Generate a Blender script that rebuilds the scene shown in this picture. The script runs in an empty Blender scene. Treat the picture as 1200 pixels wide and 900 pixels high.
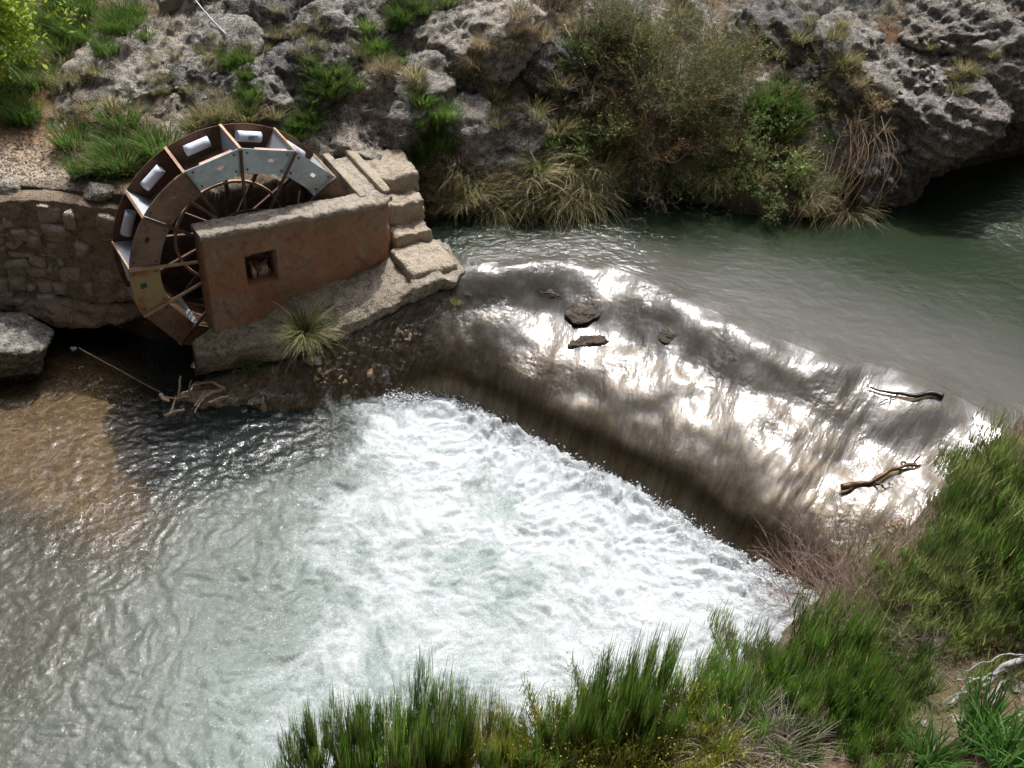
import bpy, math
import numpy as np
from mathutils import Matrix, Vector

S = bpy.context.scene
COL = S.collection
rng = np.random.default_rng(7)
R = math.radians

# ------------------------------------------------------------------ camera
PITCH, ROLL, FPX, CAMZ = R(40.71), R(5.64), 1203.0, 9.2
FW = np.array([0, math.cos(PITCH), -math.sin(PITCH)])
_r0 = np.array([1.0, 0, 0]); _u0 = np.array([0, math.sin(PITCH), math.cos(PITCH)])
RX = _r0 * math.cos(ROLL) + _u0 * math.sin(ROLL)
UP = -_r0 * math.sin(ROLL) + _u0 * math.cos(ROLL)
CAM = np.array([0, 0, CAMZ])
cam = bpy.data.cameras.new("camera"); cam_o = bpy.data.objects.new("camera", cam); COL.objects.link(cam_o)
cam.sensor_width = 36.0; cam.lens = 36.0 * FPX / 1200.0; cam.clip_end = 500; cam.clip_start = 0.05
M = Matrix.Identity(4)
for i in range(3):
    M[i][0], M[i][1], M[i][2], M[i][3] = RX[i], UP[i], -FW[i], CAM[i]
cam_o.matrix_world = M
S.camera = cam_o

def ray(u, v): return FW + RX * (u - 600) / FPX + UP * (450 - v) / FPX
def at(u, v, z=0.0):
    r = ray(u, v); return CAM + r * ((z - CAMZ) / r[2])
def on_plane(u, v, P, n):
    r = ray(u, v); return CAM + r * (((np.asarray(P) - CAM) @ n) / (r @ n))

# ------------------------------------------------------------------ sky, sun, exposure
SUN_EL, SUN_AZ = R(61), R(5)          # azimuth measured from +Y towards +X
w = bpy.data.worlds.new("World"); S.world = w; w.use_nodes = True
nt = w.node_tree; nt.nodes.clear()
out = nt.nodes.new("ShaderNodeOutputWorld"); bg = nt.nodes.new("ShaderNodeBackground")
sky = nt.nodes.new("ShaderNodeTexSky"); sky.sky_type = 'NISHITA'; sky.sun_disc = False
sky.sun_elevation = SUN_EL; sky.sun_rotation = SUN_AZ; sky.air_density = 1.0; sky.dust_density = 5.0
tc = nt.nodes.new("ShaderNodeTexCoord"); nz = nt.nodes.new("ShaderNodeTexNoise")
nz.inputs["Scale"].default_value = 2.6; nz.inputs["Detail"].default_value = 6; nz.inputs["Roughness"].default_value = 0.55
rmp = nt.nodes.new("ShaderNodeValToRGB")
rmp.color_ramp.elements[0].position = 0.36; rmp.color_ramp.elements[0].color = (0.15, 0.15, 0.15, 1)
rmp.color_ramp.elements[1].position = 0.62; rmp.color_ramp.elements[1].color = (0.95, 0.95, 0.95, 1)
mx = nt.nodes.new("ShaderNodeMix"); mx.data_type = 'RGBA'
bw = nt.nodes.new('ShaderNodeRGBToBW'); cm = nt.nodes.new('ShaderNodeMix'); cm.data_type = 'RGBA'; cm.blend_type = 'MULTIPLY'; cm.inputs[0].default_value = 1.0; cm.inputs[7].default_value = (1.25, 1.22, 1.30, 1)
L = nt.links.new
L(tc.outputs["Generated"], nz.inputs["Vector"]); L(nz.outputs["Fac"], rmp.inputs["Fac"])
L(sky.outputs[0], bw.inputs[0])
dp = nt.nodes.new('ShaderNodeVectorMath'); dp.operation = 'DOT_PRODUCT'; L(tc.outputs['Generated'], dp.inputs[0])
dp.inputs[1].default_value = (math.cos(SUN_EL) * math.sin(SUN_AZ), math.cos(SUN_EL) * math.cos(SUN_AZ), math.sin(SUN_EL))
hg = nt.nodes.new('ShaderNodeMath'); hg.operation = 'MULTIPLY_ADD'; L(dp.outputs['Value'], hg.inputs[0]); hg.inputs[1].default_value = -1.36; hg.inputs[2].default_value = 1.4624      # 1 + g^2 - 2 g cos, g = 0.68
hp = nt.nodes.new('ShaderNodeMath'); hp.operation = 'POWER'; L(hg.outputs[0], hp.inputs[0]); hp.inputs[1].default_value = -1.5
hm = nt.nodes.new('ShaderNodeMath'); hm.operation = 'MULTIPLY_ADD'; L(hp.outputs[0], hm.inputs[0]); hm.inputs[1].default_value = 0.42; hm.inputs[2].default_value = 0.55
hb = nt.nodes.new('ShaderNodeMath'); hb.operation = 'MULTIPLY'; L(bw.outputs[0], hb.inputs[0]); L(hm.outputs[0], hb.inputs[1]); L(hb.outputs[0], cm.inputs[6]); L(cm.outputs[2], mx.inputs[7]); L(rmp.outputs["Color"], mx.inputs[0]); L(sky.outputs[0], mx.inputs[6])
L(mx.outputs[2], bg.inputs["Color"]); L(bg.outputs[0], out.inputs[0])
bg.inputs["Strength"].default_value = 0.05
sun = bpy.data.lights.new("sun", 'SUN'); sun_o = bpy.data.objects.new("sun", sun); COL.objects.link(sun_o)
sun.energy = 3.7; sun.angle = R(0.55); sun.color = (1.0, 0.965, 0.91)
_sd = Vector((math.cos(SUN_EL) * math.sin(SUN_AZ), math.cos(SUN_EL) * math.cos(SUN_AZ), math.sin(SUN_EL)))
sun_o.rotation_euler = _sd.to_track_quat('Z', 'Y').to_euler(); sun_o.location = (0, 30, 40)
S.view_settings.view_transform = 'Standard'; S.view_settings.look = 'None'
S.view_settings.exposure = 0.16; S.view_settings.gamma = 1.0
S.cycles.use_denoising = True
S.cycles.use_adaptive_sampling = True; S.cycles.adaptive_threshold = 0.02
S.cycles.max_bounces = 5; S.cycles.transparent_max_bounces = 10
S.cycles.sample_clamp_indirect = 4.0
S.cycles.caustics_reflective = False; S.cycles.caustics_refractive = False

# ------------------------------------------------------------------ numpy noise
def _h(ix, iy, iz, s):
    h = (ix.astype(np.int64) * 374761393 + iy.astype(np.int64) * 668265263 + iz.astype(np.int64) * 2147483647 + s * 1274126177) & 0xFFFFFFFF
    h = ((h ^ (h >> 13)) * 1274126177) & 0xFFFFFFFF
    h = ((h ^ (h >> 16)) * 2246822519) & 0xFFFFFFFF
    return h ^ (h >> 15)
def perlin(P, seed=0):
    P = np.asarray(P, float); I = np.floor(P).astype(np.int64); Fp = P - I
    U = Fp * Fp * Fp * (Fp * (Fp * 6 - 15) + 10)
    res = 0
    for dx in (0, 1):
        wx = U[:, 0] if dx else 1 - U[:, 0]
        for dy in (0, 1):
            wy = U[:, 1] if dy else 1 - U[:, 1]
            for dz in (0, 1):
                wz = U[:, 2] if dz else 1 - U[:, 2]
                h = _h(I[:, 0] + dx, I[:, 1] + dy, I[:, 2] + dz, seed)
                g = ((h & 1023) / 511.5 - 1) * (Fp[:, 0] - dx) + (((h >> 10) & 1023) / 511.5 - 1) * (Fp[:, 1] - dy) + (((h >> 20) & 1023) / 511.5 - 1) * (Fp[:, 2] - dz)
                res = res + g * wx * wy * wz
    return res * 1.3
def fbm(P, octv=4, gain=0.5, lac=2.03, seed=0):
    P = np.asarray(P, float); a = 1.0; t = 0; n = 0
    for o in range(octv):
        t = t + a * perlin(P, seed + o * 17); n += a; a *= gain; P = P * lac + 3.7
    return t / n
def ridged(P, octv=4, gain=0.55, lac=2.1, seed=0):
    P = np.asarray(P, float); a = 1.0; t = 0; n = 0
    for o in range(octv):
        t = t + a * (1 - 2 * np.abs(perlin(P, seed + o * 31))); n += a; a *= gain; P = P * lac + 1.9
    return t / n
def worley(P, seed=0):
    P = np.asarray(P, float); I = np.floor(P).astype(np.int64)
    f1 = np.full(len(P), 9.0); f2 = np.full(len(P), 9.0)
    for dx in (-1, 0, 1):
        for dy in (-1, 0, 1):
            for dz in (-1, 0, 1):
                c = I + np.array([dx, dy, dz]); h = _h(c[:, 0], c[:, 1], c[:, 2], seed)
                q = c + np.stack([(h & 1023) / 1023, ((h >> 10) & 1023) / 1023, ((h >> 20) & 1023) / 1023], 1)
                d = np.sqrt(((q - P) ** 2).sum(1))
                f2 = np.where(d < f1, f1, np.minimum(f2, d)); f1 = np.minimum(f1, d)
    return f1, f2
def sstep(a, b, x):
    t = np.clip((np.asarray(x, float) - a) / (b - a), 0, 1); return t * t * (3 - 2 * t)
def xyz(x, y, z=None):
    x = np.asarray(x, float); return np.stack([x, np.asarray(y, float), np.zeros_like(x) if z is None else np.broadcast_to(z, x.shape)], 1)

# ------------------------------------------------------------------ mesh and object helpers
def mesh(name, V, Fc, attrs=None, col=None, smooth=True):
    V = np.ascontiguousarray(V, np.float32); me = bpy.data.meshes.new(name)
    if isinstance(Fc, np.ndarray): groups = [Fc]
    else: groups = [np.asarray(g) for g in Fc if len(g)]
    loops = np.concatenate([g.ravel() for g in groups]).astype(np.int32)
    tot = np.concatenate([np.full(len(g), g.shape[1], np.int32) for g in groups])
    st = np.concatenate([[0], np.cumsum(tot)[:-1]]).astype(np.int32)
    me.vertices.add(len(V)); me.vertices.foreach_set("co", V.ravel())
    me.loops.add(len(loops)); me.loops.foreach_set("vertex_index", loops)
    me.polygons.add(len(tot)); me.polygons.foreach_set("loop_start", st); me.polygons.foreach_set("loop_total", tot)
    me.polygons.foreach_set("use_smooth", np.full(len(tot), smooth))
    for k, a in (attrs or {}).items():
        at_ = me.attributes.new(k, 'FLOAT', 'POINT'); at_.data.foreach_set("value", np.ascontiguousarray(a, np.float32))
    if col is not None:
        c4 = np.ones((len(V), 4), np.float32); c4[:, :3] = col
        at_ = me.attributes.new("col", 'FLOAT_COLOR', 'POINT'); at_.data.foreach_set("color", c4.ravel())
    me.update(calc_edges=True)
    return me
def obj(name, me, mat, parent=None, loc=None, rz=0.0):
    o = bpy.data.objects.new(name, me); COL.objects.link(o)
    if mat is not None and len(me.materials) == 0: me.materials.append(mat)
    if parent is not None: o.parent = parent
    if loc is not None: o.location = loc
    o.rotation_euler[2] = rz
    return o
def tag(o, label, cat, group=None):
    o["label"] = label; o["category"] = cat
    if group: o["group"] = group
    return o
def thing(name, label, cat, loc=(0, 0, 0), rz=0.0, group=None):
    o = bpy.data.objects.new(name, None); COL.objects.link(o); o.location = loc; o.rotation_euler[2] = rz
    o.empty_display_size = 0.1
    return tag(o, label, cat, group)
def kind(o, k): o["kind"] = k; return o
def join(parts):
    """parts: list of (V, [faces...], col or None)"""
    Vs, out, cs, n = [], {}, [], 0
    for V, Fs, c in parts:
        Vs.append(V)
        for f in (Fs if isinstance(Fs, list) else [Fs]):
            if len(f): out.setdefault(f.shape[1], []).append(f + n)
        cs.append(np.broadcast_to(np.asarray(c if c is not None else (1, 1, 1), float), (len(V), 3))); n += len(V)
    return np.concatenate(Vs), [np.concatenate(f) for f in out.values()], np.concatenate(cs)
def gridfaces(nu, nv, keep=None):
    i, j = np.meshgrid(np.arange(nu - 1), np.arange(nv - 1), indexing='ij')
    a = i * nv + j
    f = np.stack([a, a + nv, a + nv + 1, a + 1], -1)
    return f[keep] if keep is not None else f.reshape(-1, 4)
def compact(V, f, *arrs):
    used = np.zeros(len(V), bool); used[f.ravel()] = True; idx = np.cumsum(used) - 1
    return (V[used], idx[f]) + tuple(a[used] for a in arrs)

_cube = {}
def cubesphere(n):
    if n in _cube: return _cube[n]
    Vs, Fs, off = [], [], 0
    g = np.linspace(-1, 1, n + 1); a, b = np.meshgrid(g, g, indexing='ij'); a = a.ravel(); b = b.ravel(); o = np.ones_like(a)
    for ax, s in [(0, 1), (0, -1), (1, 1), (1, -1), (2, 1), (2, -1)]:
        v = np.zeros((len(a), 3)); v[:, ax] = s * o
        p, q = (1, 2) if ax == 0 else ((2, 0) if ax == 1 else (0, 1))
        v[:, p] = a if s > 0 else b; v[:, q] = b if s > 0 else a
        Vs.append(v); Fs.append(gridfaces(n + 1, n + 1) + off); off += len(v)
    V = np.concatenate(Vs); F_ = np.concatenate(Fs)
    key = np.round(V * 1e4).astype(np.int64); _, ui, inv = np.unique(key, axis=0, return_index=True, return_inverse=True)
    _cube[n] = (V[ui], inv.ravel()[F_]); return _cube[n]
def rock(size, n=30, seed=0, planes=11, rough=0.10, karst=0.05, kscale=9.0, flat=0.0):
    """faceted, pitted rock of half extents 'size' about its centre; returns V, F"""
    g = np.random.default_rng(seed); C, Fq = cubesphere(n); D = C / np.linalg.norm(C, axis=1)[:, None]
    N = g.normal(size=(planes + 3, 3)); N /= np.linalg.norm(N, axis=1)[:, None]; d = g.uniform(0.5, 0.95, planes + 3)
    if flat: N = np.vstack([N, [[0.1, -0.15, 0.98]]]); d = np.append(d, flat)
    k = D @ (N / d[:, None]).T
    rad = 1.0 / (np.sum(np.maximum(k, 1e-3) ** 14, 1) + 1.0) ** (1 / 14.0)
    V = D * rad[:, None] * np.asarray(size)
    m = float(np.mean(size)); Pn = V / m
    V = V + D * (m * rough * (1.6 * fbm(Pn * 1.3 + seed, 4, 0.55, seed=seed) + 1.2 * ridged(Pn * np.array([0.8, 1.4, 2.2]) + seed * 1.3, 4, 0.6, seed=seed + 3) - 0.5))[:, None]
    sq = V @ np.array([0.45, 0.25, 0.86]) * 5.5 + 0.9 * fbm(V * 1.4 + seed, 3, seed=seed + 9); saw = sq - np.floor(sq)
    V = V + D * (0.16 * m * rough * 3 * (np.minimum(saw * 3.0, 1) - saw))[:, None]
    if karst > 0.02:
        karst = karst * 0.62
        w = V + 0.05 * np.stack([fbm(V * 6 + q * 9.1, 2, seed=seed + q) for q in range(3)], 1)
        f1, f2 = worley(w * kscale + seed, seed); h1, h2 = worley(w * kscale * 0.4 + seed, seed + 1)
        V = V + D * (karst * min(1.0, m * 2.2) * (1.5 * np.minimum(f1, 0.8) - 0.6 + 1.3 * np.minimum(h1, 0.8) - 0.6 + 0.6 * ridged(V * kscale * 0.5 + seed, 3, 0.6, seed=seed + 5)))[:, None]
    return V, Fq
def hexa(c8, n=8, p=10, rough=0.01, seed=0, freq=5.0):
    """rounded rough block between 8 corners: bottom 4 then top 4 (same order)"""
    C, Fq = cubesphere(n); c8 = np.asarray(c8, float)
    mxc = np.abs(C).max(1); C = C * (mxc / (np.abs(C) ** p).sum(1) ** (1.0 / p))[:, None]
    u, v, t = (C[:, 0] + 1) / 2, (C[:, 1] + 1) / 2, (C[:, 2] + 1) / 2
    def quad(q): return (q[0] * ((1 - u) * (1 - v))[:, None] + q[1] * (u * (1 - v))[:, None] + q[2] * (u * v)[:, None] + q[3] * ((1 - u) * v)[:, None])
    V = quad(c8[:4]) * (1 - t)[:, None] + quad(c8[4:]) * t[:, None]
    ctr = V.mean(0); D = V - ctr; D /= np.linalg.norm(D, axis=1)[:, None] + 1e-9
    V = V + D * (rough * (fbm(V * freq + seed, 4, 0.6, seed=seed) * 2.0))[:, None]
    return V, Fq
def box(c, s, rot=None):
    q = np.array([[x, y, z] for z in (-1, 1) for y in (-1, 1) for x in (-1, 1)], float) * np.asarray(s) / 2
    if rot is not None: q = q @ np.asarray(rot).T
    f = np.array([[0, 2, 3, 1], [4, 5, 7, 6], [0, 1, 5, 4], [2, 6, 7, 3], [0, 4, 6, 2], [1, 3, 7, 5]])
    return q + np.asarray(c), f
def bar(a, b, w_, d_, side=(0, 1, 0)):
    """square-section bar from a to b, d_ measured along 'side'"""
    a = np.asarray(a, float); b = np.asarray(b, float); t = b - a; l = np.linalg.norm(t); t /= l
    s = np.asarray(side, float); s = s - t * (s @ t); s /= np.linalg.norm(s); q = np.cross(t, s)
    return box((a + b) / 2, (l, d_, w_), np.stack([t, s, q], 1))
def tube(P, rad, n=6, cap=True):
    P = np.asarray(P, float); m = len(P); rad = np.broadcast_to(rad, m)
    T = np.gradient(P, axis=0); T /= np.linalg.norm(T, axis=1)[:, None] + 1e-12
    ref = np.array([0.3, 0.2, 0.93]) if abs(T[:, 2]).mean() < 0.8 else np.array([0.9, 0.4, 0.1])
    A = np.cross(T, ref); A /= np.linalg.norm(A, axis=1)[:, None]; B = np.cross(T, A)
    th = np.arange(n) * 2 * math.pi / n
    V = P[:, None] + rad[:, None, None] * (np.cos(th)[None, :, None] * A[:, None] + np.sin(th)[None, :, None] * B[:, None])
    V = V.reshape(-1, 3); i, j = np.meshgrid(np.arange(m - 1), np.arange(n), indexing='ij'); jn = (j + 1) % n
    f = np.stack([i * n + j, i * n + jn, (i + 1) * n + jn, (i + 1) * n + j], -1).reshape(-1, 4)
    fs = [f]
    if cap: fs += [np.array([list(range(n))[::-1]]), np.array([list(range((m - 1) * n, m * n))])]
    return V, fs
def slab(mask, fmap):
    """cells mask[i,j] extruded; fmap(i, j, layer) -> xyz arrays for integer grid corners"""
    a, b = mask.shape; I, J = np.meshgrid(np.arange(a + 1), np.arange(b + 1), indexing='ij'); I = I.ravel(); J = J.ravel()
    V = np.concatenate([fmap(I, J, 0), fmap(I, J, 1)]); n = len(I); s = b + 1
    ci, cj = np.nonzero(mask); a0 = ci * s + cj
    fr = np.stack([a0, a0 + s, a0 + s + 1, a0 + 1], 1); fs = [fr, fr[:, ::-1] + n]
    pad = np.pad(mask, 1)
    for di, dj, e in [(-1, 0, (0, 1)), (1, 0, (3, 2)), (0, -1, (0, 3)), (0, 1, (1, 2))]:
        nb = ~pad[ci + 1 + di, cj + 1 + dj]
        q = np.stack([a0, a0 + 1, a0 + s + 1, a0 + s], 1)[nb]
        fs.append(np.stack([q[:, e[0]], q[:, e[1]], q[:, e[1]] + n, q[:, e[0]] + n], 1))
    f = np.concatenate(fs); V, f = compact(V, f)
    return V, f

# ------------------------------------------------------------------ materials
def nodes(name):
    m = bpy.data.materials.new(name); m.use_nodes = True; t = m.node_tree; t.nodes.clear()
    o = t.nodes.new("ShaderNodeOutputMaterial"); return m, t, o
def nd(t, typ, **kw):
    n = t.nodes.new("ShaderNode" + typ)
    for k, v in kw.items():
        if k.startswith("i_"):
            n.inputs[k[2:].replace("_", " ")].default_value = v
        else: setattr(n, k, v)
    return n
def ramp(t, fac, stops):
    r = nd(t, "ValToRGB"); e = r.color_ramp.elements
    while len(e) < len(stops): e.new(0.5)
    for q, (p, c) in zip(e, stops):
        q.position = p; q.color = (c, c, c, 1) if np.isscalar(c) else (*c, 1)
    t.links.new(fac, r.inputs[0]); return r.outputs[0]
def mixc(t, fac, a, b, mode='MIX'):
    n = nd(t, "Mix", data_type='RGBA', blend_type=mode)
    for s, v in ((0, fac), (6, a), (7, b)):
        if hasattr(v, "links"): t.links.new(v, n.inputs[s])
        else: n.inputs[s].default_value = v if np.isscalar(v) else (*v, 1)
    return n.outputs[2]
def noise(t, vec, scale, detail=5, rough=0.6, dist=0.0):
    n = nd(t, "TexNoise", i_Scale=scale, i_Detail=detail, i_Roughness=rough, i_Distortion=dist)
    t.links.new(vec, n.inputs["Vector"]); return n.outputs["Fac"]
def bump(t, h, strength, dist, normal=None):
    b = nd(t, "Bump", i_Strength=strength, i_Distance=dist); t.links.new(h, b.inputs["Height"])
    if normal is not None: t.links.new(normal, b.inputs["Normal"])
    return b.outputs[0]
def pos(t): return nd(t, "NewGeometry").outputs["Position"]

def mat_rock(name, base, dark, warm, lichen=0.55, scale=1.0, use_col=False, rough=0.9):
    m, t, o = nodes(name); P = pos(t)
    n1 = noise(t, P, 1.6 * scale, 6, 0.65); n2 = noise(t, P, 7 * scale, 7, 0.7, 0.4); n3 = noise(t, P, 34 * scale, 5, 0.7)
    c = mixc(t, ramp(t, n1, [(0.38, 0), (0.62, 1)]), base, warm)
    hi = tuple(min(1, x * 1.5) for x in base)
    if use_col:
        a = nd(t, "Attribute", attribute_name="col"); c = mixc(t, 1.0, c, a.outputs["Color"], 'MULTIPLY')
        hi = mixc(t, 1.0, (1.7, 1.65, 1.55), a.outputs["Color"], 'MULTIPLY')
        n2b = noise(t, P, 3.1, 6, 0.7, 0.6); lf = nd(t, "Attribute", attribute_name="rock").outputs["Fac"]
        ml = nd(t, "Math", operation='MULTIPLY'); t.links.new(ramp(t, n2b, [(0.46, 0), (0.56, 1)]), ml.inputs[0]); t.links.new(lf, ml.inputs[1])
        c = mixc(t, ml.outputs[0], c, (0.055, 0.054, 0.05))
    c = mixc(t, ramp(t, n2, [(lichen - 0.10, 0), (lichen + 0.04, 1)]), c, dark)
    c = mixc(t, ramp(t, n3, [(0.42, 0), (0.66, 0.7 if not use_col else 0.5)]), c, hi)
    vor = nd(t, "TexVoronoi", feature='DISTANCE_TO_EDGE', i_Scale=16 * scale); t.links.new(P, vor.inputs["Vector"])
    b = bump(t, n2, 0.8, 0.05); b = bump(t, n3, 0.9, 0.02, b); b = bump(t, vor.outputs["Distance"], 0.5, 0.03, b)
    p = nd(t, "BsdfPrincipled", i_Roughness=rough); p.inputs["Specular IOR Level"].default_value = 0.25
    t.links.new(c, p.inputs["Base Color"]); t.links.new(b, p.inputs["Normal"]); t.links.new(p.outputs[0], o.inputs[0]); return m
M_LIME = mat_rock("limestone", (0.31, 0.295, 0.265), (0.038, 0.038, 0.035), (0.25, 0.195, 0.14), 0.505, 1.5)
M_LIMED = mat_rock("limestone_dark", (0.22, 0.212, 0.20), (0.026, 0.026, 0.024), (0.165, 0.14, 0.105), 0.475, 1.7)
M_LIMEP = mat_rock("limestone_pale", (0.37, 0.345, 0.30), (0.05, 0.047, 0.04), (0.31, 0.25, 0.18), 0.525, 1.5)
M_STONE = mat_rock("masonry_stone", (0.43, 0.38, 0.31), (0.15, 0.125, 0.095), (0.36, 0.275, 0.195), 0.62, 1.5)
M_MORTAR = mat_rock("earth_mortar", (0.31, 0.245, 0.18), (0.11, 0.09, 0.065), (0.26, 0.19, 0.125), 0.58, 1.6)
M_CONC = mat_rock("old_concrete", (0.37, 0.32, 0.25), (0.15, 0.125, 0.10), (0.33, 0.27, 0.195), 0.62, 1.4)
M_COPING = mat_rock("coping_concrete", (0.36, 0.325, 0.27), (0.11, 0.095, 0.08), (0.32, 0.265, 0.2), 0.57, 1.7)
M_GROUND = mat_rock("bank_ground", (0.80, 0.78, 0.75), (0.10, 0.085, 0.065), (0.75, 0.62, 0.48), 0.60, 1.7, use_col=True)
M_TRAV = mat_rock("wet_travertine", (0.38, 0.28, 0.165), (0.12, 0.08, 0.035), (0.26, 0.16, 0.07), 0.57, 0.9, rough=0.5)
def mat_weir():
    m, t, o = nodes("wet_travertine"); P = pos(t); cx_ = nd(t, "CombineXYZ")
    for q, nm_ in enumerate(("flow_s", "flow_t")): t.links.new(nd(t, "Attribute", attribute_name=nm_).outputs["Fac"], cx_.inputs[q])
    n1 = noise(t, cx_.outputs[0], 0.9, 6, 0.65, 0.6); n2 = noise(t, cx_.outputs[0], 1.7, 6, 0.6, 0.7); n3 = noise(t, P, 40, 5, 0.7)
    c = mixc(t, ramp(t, n1, [(0.38, 0), (0.60, 1)]), (0.36, 0.265, 0.15), (0.20, 0.125, 0.05))
    c = mixc(t, ramp(t, n2, [(0.48, 0), (0.68, 0.75)]), c, (0.11, 0.08, 0.032)); c = mixc(t, ramp(t, n3, [(0.5, 0), (0.7, 0.3)]), c, (0.46, 0.37, 0.25))
    b = bump(t, n2, 0.3, 0.03); b = bump(t, n3, 0.5, 0.015, b); p = nd(t, "BsdfPrincipled", i_Roughness=0.5)
    t.links.new(c, p.inputs["Base Color"]); t.links.new(b, p.inputs["Normal"]); t.links.new(p.outputs[0], o.inputs[0]); return m
M_TRAV = mat_weir()
M_LEDGE = mat_rock("mossy_concrete", (0.33, 0.295, 0.235), (0.10, 0.09, 0.06), (0.27, 0.215, 0.15), 0.54, 1.3)
M_BED = mat_rock("river_bed", (0.22, 0.145, 0.075), (0.07, 0.045, 0.025), (0.15, 0.09, 0.045), 0.55, 1.3)

def mat_wallface():
    m, t, o = nodes("stained_render"); P = pos(t); sp = nd(t, "SeparateXYZ"); t.links.new(P, sp.inputs[0])
    n1 = noise(t, P, 1.7, 6, 0.65, 0.5); n2 = noise(t, P, 9, 7, 0.7); n3 = noise(t, P, 60, 4, 0.7)
    c = mixc(t, ramp(t, n1, [(0.34, 0), (0.52, 1)]), (0.265, 0.205, 0.15), (0.285, 0.138, 0.08))
    c = mixc(t, ramp(t, n2, [(0.5, 0), (0.68, 0.8)]), c, (0.12, 0.085, 0.06))
    c = mixc(t, ramp(t, n3, [(0.48, 0), (0.70, 0.55)]), c, (0.34, 0.25, 0.16))
    zz = nd(t, "Math", operation='MULTIPLY_ADD'); t.links.new(n1, zz.inputs[0]); zz.inputs[1].default_value = 0.6
    t.links.new(sp.outputs["Z"], zz.inputs[2])
    c = mixc(t, ramp(t, zz.outputs[0], [(0.0, 0), (1.0, 1)]), c, c)
    hz_ = nd(t, "MapRange"); t.links.new(zz.outputs[0], hz_.inputs[0])
    hz_.inputs[1].default_value = 2.25; hz_.inputs[2].default_value = 2.6
    c = mixc(t, hz_.outputs[0], c, (0.215, 0.185, 0.13))
    b = bump(t, n2, 0.6, 0.03); b = bump(t, n3, 0.6, 0.012, b)
    p = nd(t, "BsdfPrincipled", i_Roughness=0.92); p.inputs["Specular IOR Level"].default_value = 0.2
    t.links.new(c, p.inputs["Base Color"]); t.links.new(b, p.inputs["Normal"]); t.links.new(p.outputs[0], o.inputs[0]); return m
M_WALLF = mat_wallface()

def mat_simple(name, base, var, rough=0.6, metal=0.0, scale=6.0, spec=0.4, thr=(0.42, 0.66), bumpd=0.006, third=None):
    m, t, o = nodes(name); tcn = nd(t, "TexCoord"); P = tcn.outputs["Object"]
    n1 = noise(t, P, scale, 7, 0.68, 0.3); n2 = noise(t, P, scale * 7, 5, 0.7)
    c = mixc(t, ramp(t, n1, [(thr[0], 0), (thr[1], 1)]), base, var)
    if third is not None: c = mixc(t, ramp(t, n2, [(0.5, 0), (0.68, 0.85)]), c, third)
    b = bump(t, n2, 0.5, bumpd)
    p = nd(t, "BsdfPrincipled", i_Roughness=rough, i_Metallic=metal); p.inputs["Specular IOR Level"].default_value = spec
    t.links.new(c, p.inputs["Base Color"]); t.links.new(b, p.inputs["Normal"]); t.links.new(p.outputs[0], o.inputs[0]); return m
M_RUST = mat_simple("rusty_sheet", (0.22, 0.155, 0.11), (0.085, 0.06, 0.045), 0.6, 0.2, 2.4, third=(0.29, 0.16, 0.09))
M_RUSTD = mat_simple("rusty_dark", (0.13, 0.07, 0.04), (0.07, 0.04, 0.028), 0.8, 0.0, 4.0, third=(0.19, 0.085, 0.04))
M_GALV = mat_simple("galvanised_sheet", (0.36, 0.43, 0.46), (0.23, 0.27, 0.28), 0.45, 0.3, 2.2, third=(0.42, 0.48, 0.50))
M_YELL = mat_simple("yellowed_sheet", (0.34, 0.27, 0.12), (0.27, 0.12, 0.04), 0.6, 0.1, 2.2, thr=(0.48, 0.60))
M_BROWN = mat_simple("brown_sheet", (0.23, 0.145, 0.09), (0.14, 0.085, 0.055), 0.75, 0.0, 3.0, third=(0.30, 0.20, 0.13))
M_PADDLE = mat_simple("pale_paddle", (0.40, 0.45, 0.50), (0.34, 0.35, 0.36), 0.5, 0.0, 3.0, thr=(0.5, 0.7))
M_WOOD = mat_simple("weathered_batten", (0.46, 0.33, 0.22), (0.33, 0.21, 0.13), 0.8, 0.0, 8.0)
M_WOODD = mat_simple("dark_spoke_timber", (0.12, 0.075, 0.055), (0.07, 0.045, 0.033), 0.8, 0.0, 8.0)
M_PINK = mat_simple("pinkish_board", (0.46, 0.25, 0.19), (0.50, 0.42, 0.34), 0.8, 0.0, 2.0, thr=(0.46, 0.54))
M_PIPE = mat_simple("white_plastic_pipe", (0.62, 0.66, 0.74), (0.52, 0.55, 0.62), 0.4, 0.0, 4.0, spec=0.5)
M_LOG = mat_simple("grey_driftwood", (0.20, 0.165, 0.135), (0.09, 0.072, 0.06), 0.85, 0.0, 9.0, third=(0.27, 0.24, 0.2))
M_STICK = mat_simple("bleached_stick", (0.40, 0.30, 0.20), (0.24, 0.17, 0.11), 0.85, 0.0, 12.0)
M_WETW = mat_simple("wet_brown_wood", (0.11, 0.055, 0.022), (0.05, 0.025, 0.012), 0.35, 0.0, 9.0)
M_BLACKW = mat_simple("wet_black_wood", (0.018, 0.015, 0.013), (0.03, 0.022, 0.016), 0.35, 0.0, 9.0)
M_CABLE = mat_simple("pale_cable", (0.45, 0.47, 0.45), (0.35, 0.36, 0.36), 0.6)

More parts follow.
